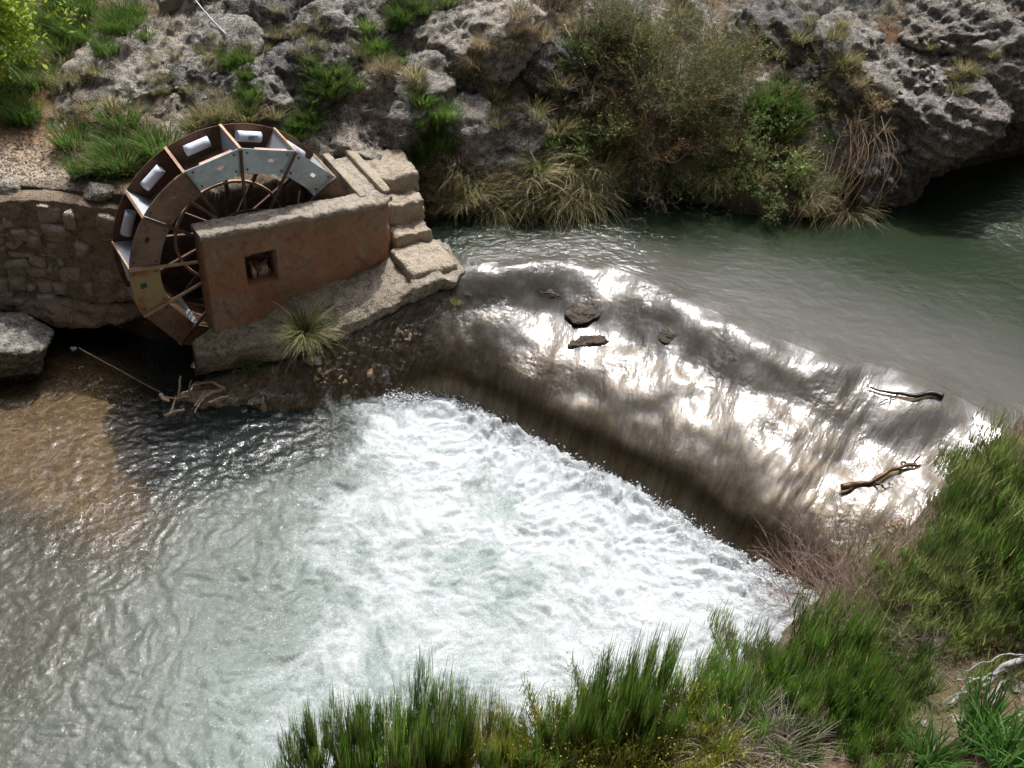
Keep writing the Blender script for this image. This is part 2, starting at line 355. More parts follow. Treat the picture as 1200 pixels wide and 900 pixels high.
def mat_foliage():
    m, t, o = nodes("foliage"); a = nd(t, "Attribute", attribute_name="col")
    d = nd(t, "BsdfPrincipled", i_Roughness=0.6); d.inputs["Specular IOR Level"].default_value = 0.25
    oi = nd(t, "ObjectInfo"); hs = nd(t, "HueSaturation")
    mr = nd(t, "MapRange"); t.links.new(oi.outputs["Random"], mr.inputs[0]); mr.inputs[3].default_value = 1.05; mr.inputs[4].default_value = 1.6
    t.links.new(mr.outputs[0], hs.inputs["Value"]); t.links.new(a.outputs["Color"], hs.inputs["Color"])
    tr = nd(t, "BsdfTranslucent"); mxs = nd(t, "MixShader"); mxs.inputs[0].default_value = 0.42
    t.links.new(hs.outputs[0], d.inputs["Base Color"]); t.links.new(hs.outputs[0], tr.inputs[0])
    t.links.new(d.outputs[0], mxs.inputs[1]); t.links.new(tr.outputs[0], mxs.inputs[2]); t.links.new(mxs.outputs[0], o.inputs[0]); return m
M_FOL = mat_foliage()

def mat_water(name, rough, ripple, rscale, foam_on=False, streak=0.0):
    """fresnel gloss over a mix of clear water (bed shows) and suspended matter; foam as white froth"""
    m, t, o = nodes(name); P = pos(t)
    col = nd(t, "Attribute", attribute_name="col").outputs["Color"]
    murk = nd(t, "Attribute", attribute_name="murk").outputs["Fac"]
    wav = nd(t, "Attribute", attribute_name="wav").outputs["Fac"]
    n1 = noise(t, P, rscale, 4, 0.6, 0.6); n2 = noise(t, P, rscale * 3.3, 4, 0.6, 0.3)
    st = nd(t, "Math", operation='MULTIPLY', i_Value=ripple); t.links.new(wav, st.inputs[0]); st.inputs[1].default_value = ripple
    b1 = nd(t, "Bump", i_Distance=0.07); t.links.new(n1, b1.inputs["Height"]); t.links.new(st.outputs[0], b1.inputs["Strength"])
    b2 = nd(t, "Bump", i_Distance=0.028); t.links.new(n2, b2.inputs["Height"]); t.links.new(st.outputs[0], b2.inputs["Strength"]); t.links.new(b1.outputs[0], b2.inputs["Normal"])
    nrm = b2.outputs[0]
    if streak:
        cx_ = nd(t, "CombineXYZ")
        for q, nm_ in enumerate(("flow_s", "flow_t")): t.links.new(nd(t, "Attribute", attribute_name=nm_).outputs["Fac"], cx_.inputs[q])
        apn = nd(t, "Attribute", attribute_name="apron").outputs["Fac"]
        n3 = noise(t, cx_.outputs[0], 1.0, 5, 0.62, 0.25); b3 = nd(t, "Bump", i_Distance=0.05); t.links.new(n3, b3.inputs["Height"]); t.links.new(nrm, b3.inputs["Normal"])
        ms = nd(t, "Math", operation='MULTIPLY'); t.links.new(apn, ms.inputs[0]); ms.inputs[1].default_value = streak; t.links.new(ms.outputs[0], b3.inputs["Strength"]); nrm = b3.outputs[0]
    df = nd(t, "BsdfDiffuse"); t.links.new(col, df.inputs[0])
    tp = nd(t, "BsdfTransparent"); tp.inputs[0].default_value = (0.86, 0.86, 0.80, 1)
    body = nd(t, "MixShader"); t.links.new(murk, body.inputs[0]); t.links.new(tp.outputs[0], body.inputs[1]); t.links.new(df.outputs[0], body.inputs[2])
    gl = nd(t, "BsdfGlossy", i_Roughness=rough); t.links.new(nrm, gl.inputs["Normal"])
    fr = nd(t, "Fresnel", i_IOR=1.42); t.links.new(nrm, fr.inputs["Normal"])
    surf = nd(t, "MixShader"); t.links.new(fr.outputs[0], surf.inputs[0]); t.links.new(body.outputs[0], surf.inputs[1]); t.links.new(gl.outputs[0], surf.inputs[2])
    res = surf.outputs[0]
    if foam_on:
        fo = nd(t, "Attribute", attribute_name="foam").outputs["Fac"]
        fn = noise(t, P, 22, 6, 0.75, 1.2); fn2 = noise(t, P, 70, 4, 0.7, 0.5)
        s1 = nd(t, "Math", operation='MULTIPLY_ADD'); t.links.new(fn, s1.inputs[0]); s1.inputs[1].default_value = 0.75; t.links.new(fo, s1.inputs[2])
        s2 = nd(t, "Math", operation='MULTIPLY_ADD'); t.links.new(fn2, s2.inputs[0]); s2.inputs[1].default_value = 0.40; t.links.new(s1.outputs[0], s2.inputs[2])
        ff = ramp(t, s2.outputs[0], [(0.98, 0), (1.0, 0.0)])
        mr = nd(t, "MapRange"); t.links.new(s2.outputs[0], mr.inputs[0]); mr.inputs[1].default_value = 0.84; mr.inputs[2].default_value = 1.22
        fk = nd(t, "Attribute", attribute_name="fleck").outputs["Fac"]; n5 = noise(t, P, 46, 3, 0.6, 0.8)
        fk2 = nd(t, "Math", operation='MULTIPLY'); t.links.new(ramp(t, n5, [(0.60, 0), (0.68, 1)]), fk2.inputs[0]); t.links.new(fk, fk2.inputs[1])
        mxk = nd(t, "Math", operation='MAXIMUM'); t.links.new(mr.outputs[0], mxk.inputs[0]); t.links.new(fk2.outputs[0], mxk.inputs[1])
        fb = nd(t, "Bump", i_Distance=0.05, i_Strength=0.9); t.links.new(fn, fb.inputs["Height"])
        fd = nd(t, "BsdfDiffuse"); fd.inputs[0].default_value = (0.64, 0.68, 0.69, 1); t.links.new(fb.outputs[0], fd.inputs["Normal"])
        fx = nd(t, "MixShader"); t.links.new(mxk.outputs[0], fx.inputs[0]); t.links.new(res, fx.inputs[1]); t.links.new(fd.outputs[0], fx.inputs[2]); res = fx.outputs[0]
    t.links.new(res, o.inputs[0]); return m
M_POOL = mat_water("pool_water", 0.07, 0.6, 12.0, foam_on=True)
M_RIVER = mat_water("river_water", 0.16, 0.5, 7.0, foam_on=True, streak=0.24)
def mat_white():
    m, t, o = nodes("froth"); d = nd(t, "BsdfDiffuse"); d.inputs[0].default_value = (0.86, 0.88, 0.9, 1); t.links.new(d.outputs[0], o.inputs[0]); return m
M_FROTH = mat_white()

# ------------------------------------------------------------------ curves and the shape of the place
def catmull(P, n):
    P = np.asarray(P, float); Q = np.vstack([2 * P[0] - P[1], P, 2 * P[-1] - P[-2]]); m = len(P) - 1
    s = np.linspace(0, m, n); i = np.minimum(s.astype(int), m - 1); t = (s - i)[:, None]
    a, b, c, d = Q[i], Q[i + 1], Q[i + 2], Q[i + 3]
    return 0.5 * (2 * b + (c - a) * t + (2 * a - 5 * b + 4 * c - d) * t * t + (3 * b - a - 3 * c + d) * t ** 3)
def polydist(X, Y, PL):
    best = np.full(X.shape, 1e9); sg = np.ones(X.shape)
    for (ax, ay), (bx, by) in zip(PL[:-1], PL[1:]):
        dx, dy = bx - ax, by - ay; l2 = dx * dx + dy * dy
        t = np.clip(((X - ax) * dx + (Y - ay) * dy) / l2, 0, 1)
        d = np.hypot(X - ax - t * dx, Y - ay - t * dy); c = dx * (Y - ay) - dy * (X - ax)
        m = d < best; best = np.where(m, d, best); sg = np.where(m, np.sign(c), sg)
    return best * sg
W_UP = 1.2
YAW = R(36.39)
WH = np.array([math.cos(YAW), math.sin(YAW), 0]); WN = np.array([math.sin(YAW), -math.cos(YAW), 0])   # along the wheel, towards the river
WC = np.array([-3.546, 10.884, 1.583])
FOOT = [(-4.2, 9.75), (-3.2, 9.68), (-2.4, 9.85), (-1.78, 10.05), (-0.76, 10.14), (0.52, 9.42), (1.81, 8.71), (2.69, 8.01), (3.52, 7.49), (4.6, 6.75)]
CREST = [(-4.0, 10.05), (-2.95, 10.30), (-2.2, 10.62), (-1.3, 11.2), (-0.6, 11.75), (1.03, 12.1), (2.52, 11.25), (3.9, 10.5), (5.15, 10.2), (6.6, 8.9)]
CTOP = [0.15, 0.42, 0.66, 0.98, 1.2, 1.2, 1.2, 1.2, 1.2, 1.2]
FAR = [(-4.0, 10.1), (-2.9, 10.4), (-2.15, 10.7), (-1.35, 11.5), (-1.2, 13.1), (0.8, 14.8), (3.2, 16.2), (7.0, 18.2), (12.5, 18.2), (13.0, 10.5)]

# ---- far bank
TPS = [(0, 235, 2.05), (70, 235, 2.05), (130, 240, 2.05), (60, 190, 2.1), (20, 150, 2.2), (110, 210, 2.1), (0, 100, 2.35), (60, 120, 2.3), (0, 0, 2.8), (120, 0, 2.9), (100, 60, 2.6),
       (100, 110, 2.45), (160, 70, 2.75), (230, 40, 2.95), (200, 120, 2.5), (150, 180, 2.15), (250, 120, 2.5), (300, 60, 2.85), (300, 0, 3.2), (350, 120, 2.5), (400, 60, 2.9), (400, 0, 3.3), (390, 150, 2.3),
       (440, 100, 2.6), (500, 40, 3.1), (520, 0, 3.5), (480, 150, 2.2), (500, 190, 1.85), (520, 250, 1.2), (560, 120, 2.4), (600, 60, 2.95), (600, 0, 3.4), (600, 130, 2.3), (560, 230, 1.3), (600, 200, 1.6),
       (650, 150, 2.1), (700, 100, 2.55), (700, 0, 3.45), (700, 230, 1.25), (780, 235, 1.15), (780, 150, 2.0), (780, 0, 3.3), (850, 100, 2.5), (860, 250, 1.15), (900, 200, 1.6), (900, 60, 2.8), (900, 0, 3.3),
       (1000, 270, 1.1), (960, 180, 1.9), (1000, 100, 2.65), (1000, 0, 3.5), (1060, 130, 2.5), (1100, 60, 3.2), (1200, 0, 3.7), (1200, 90, 3.0)]
CP = np.array([at(u, v, z) for u, v, z in TPS] + [(-11, 11, 2.1), (-11, 16, 3.0), (-11, 20, 4.5), (-5, 18, 5.0), (0, 20, 6.5), (5, 20.5, 6.5), (11.5, 20, 6.3), (11.5, 18.3, 3.4), (9.5, 17.6, 3.0)])
def _k(r2): return 0.5 * r2 * np.log(r2 + 1e-9)
_n = len(CP); _d2 = ((CP[:, None, :2] - CP[None, :, :2]) ** 2).sum(-1)
_A = np.zeros((_n + 3, _n + 3)); _A[:_n, :_n] = _k(_d2) + 0.05 * np.eye(_n); _A[:_n, _n] = 1; _A[:_n, _n + 1:] = CP[:, :2]; _A[_n:, :_n] = _A[:_n, _n:].T
_w = np.linalg.solve(_A, np.concatenate([CP[:, 2], [0, 0, 0]]))
def tps(X, Y):
    r = _w[_n] + _w[_n + 1] * X + _w[_n + 2] * Y
    for i in range(_n): r = r + _w[i] * _k((X - CP[i, 0]) ** 2 + (Y - CP[i, 1]) ** 2)
    return r
EDGE = [(-14, 11.15), (-5.45, 11.2), (-5.0, 11.0), (-2.9, 12.45), (-2.6, 12.75), (-1.5, 13.05), (-1.0, 12.8), (-0.23, 13.05), (0.78, 13.5), (2.09, 14.1), (3.1, 13.75), (4.5, 13.9), (5.2, 14.85), (6.05, 15.65), (6.95, 16.3), (8.15, 17.0), (10, 17.95), (14, 20.1)]
GX = np.arange(-11.2, 11.8, 0.031); GY = np.arange(10.3, 20.6, 0.031)
gx, gy = [a.ravel() for a in np.meshgrid(GX, GY, indexing='ij')]
ge = polydist(gx, gy, EDGE)
gz = tps(gx, gy)
pathy = sstep(-4.9, -5.7, gx) * sstep(13.9, 12.6, gy + 0.25 * (gx + 6))          # trodden path and terrace beside the wheel
rocky = np.clip(0.75 + 1.3 * fbm(xyz(gx * 0.9, gy * 0.9), 3, seed=3), 0, 1) * (1 - pathy)
rocky *= 1 - 0.8 * sstep(-5.5, -7.5, gx)
P2 = xyz(gx, gy, gz)
f1, f2 = worley(P2 * np.array([2.6, 3.4, 3.0]) + 0.35 * fbm(P2 * 3, 2, seed=9)[:, None], 4)
_rd = (P2[:, 0] * 0.55 + P2[:, 1] * 0.83); _rs = (P2[:, 0] * 0.83 - P2[:, 1] * 0.55)
g1_, g2_ = worley(np.stack([_rd * 6.5, _rs * 4.0, P2[:, 2] * 5], 1) + 0.5 * fbm(P2 * 5, 2, seed=19)[:, None], 14)
gz = gz + rocky * (0.34 * ridged(np.stack([_rd * 1.5, _rs * 0.8, P2[:, 2]], 1), 5, 0.6, seed=11) + 0.20 * (f2 - f1) + 0.10 * np.minimum(g2_ - g1_, 0.45) - 0.14) + (1 - rocky) * 0.05 * fbm(P2 * 2.2, 4, seed=5)
gz = gz + pathy * 0.012 * fbm(P2 * 18, 3, 0.7, seed=8)
_ae = np.abs(ge); gz = np.where(ge < 0, np.maximum(gz - np.where(gx > 4.9, 0.5 * _ae + 12 * np.maximum(_ae - 0.22, 0), np.where(gx < -2.4, 14.0, 4.5) * _ae) - 0.10, -0.75), gz)
# soil, litter, moss, bare rock and gravel colours
soil = np.array([0.17, 0.11, 0.065]); grn = np.array([0.065, 0.075, 0.028]); rk = np.array([0.40, 0.38, 0.345]); pth = np.array([0.43, 0.25, 0.135]); grv = np.array([0.50, 0.42, 0.33])
m1 = fbm(P2 * 1.3, 4, seed=21); m2 = fbm(P2 * 3.5, 4, 0.6, seed=22)
gcol = np.broadcast_to(soil, (len(gx), 3)).copy()
def mixcol(c, b, f): return c * (1 - f[:, None]) + np.asarray(b) * f[:, None]
gcol = mixcol(gcol, grn, sstep(-0.05, 0.25, m1) * 0.8)
gcol = mixcol(gcol, rk, sstep(0.35, 0.7, rocky + 0.5 * m2))
gcol = mixcol(gcol, pth, pathy)
gcol = mixcol(gcol, grv, pathy * sstep(12.4, 11.7, gy + 0.3 * m2))
gcol = mixcol(gcol, grn * 1.3, (1 - pathy) * sstep(-6.2, -7.4, gx + 0.5 * m1))
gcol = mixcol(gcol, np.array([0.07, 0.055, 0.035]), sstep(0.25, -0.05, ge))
ghF = gz.reshape(len(GX), len(GY))
keep = ghF[:-1, :-1] > -0.7
rockf = sstep(0.3, 0.65, rocky + 0.4 * m2) * (1 - pathy)
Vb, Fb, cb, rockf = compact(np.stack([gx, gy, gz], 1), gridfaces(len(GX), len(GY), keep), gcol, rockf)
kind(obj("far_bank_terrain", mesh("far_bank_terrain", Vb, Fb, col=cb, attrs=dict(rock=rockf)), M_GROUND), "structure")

def hz(x, y):
    x = np.asarray(x, float); y = np.asarray(y, float)
    i = np.clip((x - GX[0]) / 0.031, 0, len(GX) - 2); j = np.clip((y - GY[0]) / 0.031, 0, len(GY) - 2)
    a = i.astype(int); b = j.astype(int); s = i - a; t = j - b
    return ghF[a, b] * (1 - s) * (1 - t) + ghF[a + 1, b] * s * (1 - t) + ghF[a, b + 1] * (1 - s) * t + ghF[a + 1, b + 1] * s * t
def hit(u, v, height=hz, t0=6.0, t1=30.0):
    r = ray(u, v); t = np.arange(t0, t1, 0.02); Pp = CAM + r * t[:, None]
    h = height(Pp[:, 0], Pp[:, 1]); m = np.nonzero(Pp[:, 2] < h)[0]
    k = m[0] if len(m) else len(t) - 1
    return np.array([Pp[k, 0], Pp[k, 1], h[k]]), float(np.linalg.norm(r) * t[k])

# ---- near bank (below the camera)
RIM = np.array([(-9, 2.6, 2.3), (-1.6, 3.5, 2.2), (-0.6, 3.75, 2.1), (0.3, 3.95, 2.0), (1.0, 4.25, 1.9), (1.8, 4.7, 1.65), (2.5, 5.35, 1.25), (3.1, 6.2, 0.95), (3.9, 7.2, 0.85), (4.7, 7.95, 1.0), (5.4, 8.7, 1.3), (6.3, 9.45, 1.4), (8, 10.2, 1.5), (14, 11.5, 1.6)])
NEDGE = [tuple(q) for q in RIM[:, :2]]
def nz_(x, y):
    x = np.asarray(x, float); y = np.asarray(y, float); d = -polydist(x, y, NEDGE)
    xx = x - 0.45 * np.maximum(d, 0) * sstep(0.5, 3, x)
    return np.interp(xx, RIM[:, 0], RIM[:, 2]) + np.where(d > 0, 0.52 * d + 0.03 * d * d, 2.6 * d)
NGX = np.arange(-7, 13, 0.05); NGY = np.arange(-2.0, 11.4, 0.05)
nx, ny = [a.ravel() for a in np.meshgrid(NGX, NGY, indexing='ij')]
nzv = nz_(nx, ny); Pn_ = xyz(nx, ny, nzv)
nzv = nzv + 0.22 * fbm(Pn_ * 1.2, 4, seed=41) + 0.09 * ridged(Pn_ * 3, 4, 0.6, seed=42)
nzv = np.minimum(nzv, 7.3 - 0.15 * ny)
nF = nzv.reshape(len(NGX), len(NGY))
q1 = fbm(Pn_ * 1.5, 4, seed=44); q2 = fbm(Pn_ * 9, 3, 0.7, seed=45)
ncol = np.broadcast_to(np.array([0.165, 0.115, 0.08]), (len(nx), 3)).copy()
ncol = mixcol(ncol, (0.27, 0.24, 0.20), sstep(0.05, 0.3, q2)); ncol = mixcol(ncol, (0.10, 0.11, 0.04), sstep(0.0, 0.3, q1) * 0.7)
Vn, Fn, cn = compact(np.stack([nx, ny, nzv], 1), gridfaces(len(NGX), len(NGY), (nF[:-1, :-1] > -0.7)), ncol)
kind(obj("near_bank_terrain", mesh("near_bank_terrain", Vn, Fn, col=cn), M_GROUND), "structure")
def nhz(x, y):
    i = np.clip((np.asarray(x, float) - NGX[0]) / 0.05, 0, len(NGX) - 2).astype(int); j = np.clip((np.asarray(y, float) - NGY[0]) / 0.05, 0, len(NGY) - 2).astype(int)
    return nF[i, j]

# ---- river bed
bx, by = [a.ravel() for a in np.meshgrid(np.arange(-12, 13.5, 0.08), np.arange(-1, 19.5, 0.08), indexing='ij')]
_nbx, _nby = len(np.arange(-12, 13.5, 0.08)), len(np.arange(-1, 19.5, 0.08))
bd = polydist(bx, by, FOOT)
shal = sstep(-3.4, -5.0, bx + 0.35 * (by - 8)) * sstep(6.3, 7.9, by + 0.2 * (bx + 5))
bz = -0.75 + 0.60 * shal + 0.06 * fbm(xyz(bx * 2, by * 2), 4, seed=51)
bz = np.where((bd > 1.2) & (bx > -1.5), 0.35, bz)
kind(obj("river_bed", mesh("river_bed", np.stack([bx, by, bz], 1), gridfaces(_nbx, _nby)), M_BED), "structure")

# ---- weir body and the water that runs over it
NS, NT0, NT1 = 470, 165, 210
foot = catmull(FOOT, NS); crest = catmull(CREST, NS); farc = catmull(FAR, NS); ctop = np.interp(np.linspace(0, 1, NS), np.linspace(0, 1, len(CTOP)), CTOP)
foot = foot + 0.05 * np.stack([fbm(xyz(foot[:, 0] * 2, foot[:, 1] * 2), 3, seed=61), fbm(xyz(foot[:, 0] * 2, foot[:, 1] * 2), 3, seed=62)], 1)
_tt = np.linspace(0, 1, 400)
_sl = np.interp(_tt, [0, 0.05, 0.075, 0.12, 0.30, 0.36, 0.60, 0.68, 0.82, 0.90, 0.96, 1.0], [2.5, 2.3, 1.0, 0.48, 0.36, 0.24, 0.22, 0.40, 0.40, 0.28, 0.10, 0.0])
_sl = np.convolve(np.pad(_sl, 10, 'edge'), np.ones(21) / 21, 'valid')
_pf = np.concatenate([[0], np.cumsum((_sl[1:] + _sl[:-1]) / 2)]); _pf /= _pf[-1]
tA = np.linspace(-0.06, 1.0, NT0, endpoint=False); tB = 1 + np.linspace(0, 1, NT1) ** 1.35
T = np.concatenate([tA, tB]); Ss = np.arange(NS)
def river_xy():
    X = np.empty((NS, len(T), 2))
    for j, t in enumerate(T):
        X[:, j] = foot + (crest - foot) * t if t <= 1 else crest + (farc - crest) * (t - 1)
    return X
rxy = river_xy(); rX = rxy[..., 0].ravel(); rY = rxy[..., 1].ravel()
tG = np.broadcast_to(T, (NS, len(T))).ravel(); sG = np.repeat(np.linspace(0, 1, NS), len(T)); topG = np.repeat(ctop, len(T))
thin = sstep(0.45, 0.32, sG)                                       # trickle over the brown rock beside the ledge
rz = topG * np.where(tG < 0, 4 * tG, (1 - thin) * np.interp(tG, _tt, _pf) + thin * np.clip(tG, 0, 1) ** 0.85)
ap = sstep(1.06, 0.92, tG) * sstep(-0.02, 0.1, tG)               # 1 on the apron
alongS = sG * 9.5; downT = tG * 2.8
hump = fbm(xyz(rX * 1.15, rY * 1.15), 2, seed=71) * 0.075 + fbm(xyz(alongS * 2.4, downT * 0.9), 3, seed=72) * 0.035
rz_base = rz + ap * hump
river_patch = sstep(-0.05, 0.2, fbm(xyz(rX * 0.9, rY * 0.9), 3, seed=73))
film = ap * (0.009 * fbm(xyz(alongS * 6, downT * 1.6), 4, 0.5, seed=74) + 0.007 * river_patch * fbm(xyz(rX * 13, rY * 13), 3, 0.6, seed=75))
up = 1 - ap
rough_up = np.clip(sstep(3.2, 0.2, rX - 0.15 * (rY - 12)) + 0.55 * sstep(5.5, 8, rX) + 0.6 * sstep(13.2, 14.2, rY), 0.3, 1)
wv = up * (tG >= 1) * rough_up * (0.022 * fbm(xyz(rX * 3.2 + 0.8 * rY, rY * 5.5), 4, 0.55, seed=76) + 0.012 * fbm(xyz(rX * 11, rY * 16), 3, 0.6, seed=77))
rzw = rz_base + film + wv + 0.035 * thin * ap * fbm(xyz(rX * 11, rY * 11), 3, 0.6, seed=78)
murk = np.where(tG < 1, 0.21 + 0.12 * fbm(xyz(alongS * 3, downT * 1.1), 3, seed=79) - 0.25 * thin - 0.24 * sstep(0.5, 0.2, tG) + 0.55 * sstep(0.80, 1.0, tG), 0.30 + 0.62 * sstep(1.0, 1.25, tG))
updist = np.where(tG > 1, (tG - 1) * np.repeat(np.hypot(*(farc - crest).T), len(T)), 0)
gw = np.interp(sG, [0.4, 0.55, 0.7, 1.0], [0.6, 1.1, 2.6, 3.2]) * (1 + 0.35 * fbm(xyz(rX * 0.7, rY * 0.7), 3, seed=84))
rcol = mixcol(np.broadcast_to(np.array([0.085, 0.083, 0.072]), (len(rX), 3)), (0.018, 0.029, 0.014), sstep(0.0, 1.0, updist / gw))  # grey by the crest stands in for silvery sky reflection; green farther upstream
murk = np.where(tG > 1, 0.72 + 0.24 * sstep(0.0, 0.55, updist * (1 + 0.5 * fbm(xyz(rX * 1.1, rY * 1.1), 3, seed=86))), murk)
rfoam = 0.55 * sstep(0.05, -0.02, tG) * np.repeat(sstep(0.18, 0.36, np.linspace(0, 1, NS)), len(T)) + 0.30 * thin * sstep(0.9, 0.0, tG) * (0.8 + 1.8 * fbm(xyz(rX * 4, rY * 4), 3, seed=80)) - 0.3 * (tG > 0.2) * (1 - thin)
wavr = np.clip(0.04 * ap + 0.42 * ap * river_patch * sstep(0.05, 0.3, fbm(xyz(rX * 1.6, rY * 1.6), 3, seed=85) + 0.1) + 1.0 * thin * ap + up * rough_up * 0.8, 0.05, 1)
Vr = np.stack([rX, rY, rzw], 1); Fr = gridfaces(NS, len(T))
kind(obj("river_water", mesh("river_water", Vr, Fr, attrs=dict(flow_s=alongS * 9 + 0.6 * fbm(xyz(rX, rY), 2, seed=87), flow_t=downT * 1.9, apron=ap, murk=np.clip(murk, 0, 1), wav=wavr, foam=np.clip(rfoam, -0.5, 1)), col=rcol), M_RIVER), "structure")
sel = np.nonzero(T <= 1.3)[0]; st_ = len(sel)
wb = np.stack([rX, rY, rz_base - 0.035 - 0.02 * fbm(xyz(rX * 6, rY * 6), 4, 0.6, seed=81) + 0.12 * thin * np.maximum(0, fbm(xyz(rX * 4.5, rY * 4.5), 4, 0.62, seed=82) + 0.03) - 0.5 * np.maximum(tG - 1.0, 0)], 1).reshape(NS, len(T), 3)[:, :st_].reshape(-1, 3)
_fs = (alongS * 9).reshape(NS, len(T))[:, :st_].ravel(); _ft = (downT * 1.9).reshape(NS, len(T))[:, :st_].ravel()
tag(obj("weir", mesh("weir", wb, gridfaces(NS, st_), attrs=dict(flow_s=_fs, flow_t=_ft)), M_TRAV), "long sloping brown stone weir under the thin sheet of running water", "weir")

# ---- plunge pool
PX = np.arange(-9.5, 5.2, 0.024); PY = np.arange(1.8, 12.4, 0.024)
px, py = [a.ravel() for a in np.meshgrid(PX, PY, indexing='ij')]
FT2 = [tuple(q) for q in catmull(FOOT[4:], 40)]
fd = np.abs(polydist(px, py, FT2)); fs_ = polydist(px, py, [tuple(q) for q in catmull(FOOT, 60)])
kp = (fs_ < 0.25) | (px < -3.0)
kp &= ~((py < 2.6) & (px > -1))
wx1 = fbm(xyz(px * 0.8, py * 0.8), 3, seed=91); wx2 = fbm(xyz(px * 0.8, py * 0.8), 3, seed=92)
Wp = xyz(px + 0.7 * wx1, py + 0.7 * wx2)
web = ridged(Wp * 1.1, 4, 0.6, seed=93); web2 = ridged(xyz(px * 3 + wx1, py * 3 + wx2), 4, 0.62, seed=94)
side = sstep(-4.6, -0.9, px + 0.5 * wx1 + 0.10 * (7 - py))
lim = sstep(-2.9, -1.6, px + 0.5 * wx2) + sstep(9.2, 8.0, py + 0.4 * wx1); lim = np.clip(lim, 0, 1)
dk0 = sstep(-0.25, 0.8, py + 0.5 * wx1 - (7.2 + 0.39 * (px + 5.47))) * sstep(-1.3, -2.5, px + 0.5 * wx2)
f0 = side * lim * (0.20 + 0.80 * np.exp(-(fd / 2.0) ** 1.2))
swirl = ridged(xyz(px * 0.55 + 0.8 * wx2, py * 0.75 + 0.8 * wx1), 3, 0.55, seed=99)
foam = 0.56 * f0 + (0.40 * (web - 0.34) + 0.26 * (swirl - 0.33) + 0.16 * (web2 - 0.30)) * (0.30 + 0.8 * side) - 0.02
foam = foam - 0.16 * (1 - side) - 0.12 * dk0
aer = np.clip(sstep(-4.7, -0.3, px + 0.8 * wx1 + 0.12 * (7 - py)) * (0.35 + 0.65 * lim), 0, 1)
shal_p = sstep(-3.6, -4.7, px + 0.35 * (py - 8) + 0.35 * wx2) * sstep(6.8, 7.9, py + 0.2 * (px + 5) + 0.4 * wx1)
pc = mixcol(np.broadcast_to(np.array([0.048, 0.050, 0.034]), (len(px), 3)), (0.185, 0.235, 0.215), aer)
dk = sstep(-0.25, 0.8, py + 0.5 * wx1 - (7.2 + 0.39 * (px + 5.47))) * sstep(-1.3, -2.5, px + 0.5 * wx2)
pc = mixcol(pc, (0.016, 0.022, 0.019), dk)
pmurk = np.clip(0.97 - 0.80 * shal_p - 0.1 * dk, 0, 1)
turb = 0.11 * np.exp(-fd / 0.8) + 0.055 * side * lim + 0.014
def puffy(P, o, sd): return sum(0.55 ** k * np.abs(perlin(P * 2.07 ** k + 5 * k, sd + k)) for k in range(o)) / 1.2
pz = turb * (1.0 * fbm(Wp * 2.6, 4, 0.55, seed=95) + 1.15 * (puffy(Wp * 4.6, 5, 96) - 0.3)) + 0.09 * np.exp(-(fd / 0.28) ** 2) * side
pz = pz + (0.012 * fbm(xyz(px * 3 + 1.5 * py, py * 7 - px * 2), 3, 0.6, seed=97) + 0.013 * (fbm(xyz(px * 8 + wx1, py * 11 + wx2), 3, 0.55, seed=98)) * (0.5 + 0.5 * dk + 0.25 * (1 - side))) * (1 - 0.5 * shal_p)
pwav = np.clip(0.24 + 0.5 * aer - 0.06 * dk + 0.12 * web2, 0.10, 1)
fleck = np.clip((0.15 + 0.75 * aer) * sstep(-0.2, 0.5, web + 0.6 * web2) * (1 - 0.75 * dk) * (1 - 0.8 * shal_p), 0, 0.8)
keepP = kp.reshape(len(PX), len(PY))[:-1, :-1]
Vp, Fp_, foam, pmurk, pwav, pc, fleck = compact(np.stack([px, py, pz], 1), gridfaces(len(PX), len(PY), keepP), foam, pmurk, pwav, pc, fleck)
kind(obj("pool_water", mesh("pool_water", Vp, Fp_, attrs=dict(foam=foam, murk=pmurk, wav=pwav, fleck=fleck), col=pc), M_POOL), "structure")
# froth clots thrown up along the foot of the weir (nobody could count them)
ng = 6000; ti = rng.uniform(0.35, 0.985, ng); ii = (ti * (NS - 1)).astype(int)
dd = -np.abs(rng.normal(0, 0.16, ng)); dr = np.array([0.527, 0.85])
cxy = foot[ii] + dr * (dd + 0.07)[:, None] + rng.normal(0, 0.04, (ng, 2)); cz = 0.06 + np.abs(rng.normal(0, 0.06, ng)) * np.exp(dd * 3); sz = rng.uniform(0.003, 0.011, ng)
oc = np.array([[1, 0, 0], [-1, 0, 0], [0, 1, 0], [0, -1, 0], [0, 0, 1], [0, 0, -1]], float); of = np.array([[0, 2, 4], [2, 1, 4], [1, 3, 4], [3, 0, 4], [2, 0, 5], [1, 2, 5], [3, 1, 5], [0, 3, 5]])
Vc = (np.column_stack([cxy, cz])[:, None] + oc[None] * sz[:, None, None] * rng.uniform(0.6, 1.6, (ng, 1, 3))).reshape(-1, 3)
Fc_ = (np.arange(ng)[:, None, None] * 6 + of[None]).reshape(-1, 3)
tag(kind(obj("splash_froth", mesh("splash_froth", Vc, Fc_), M_FROTH), "stuff"), "white froth splashing along the foot of the weir", "froth")

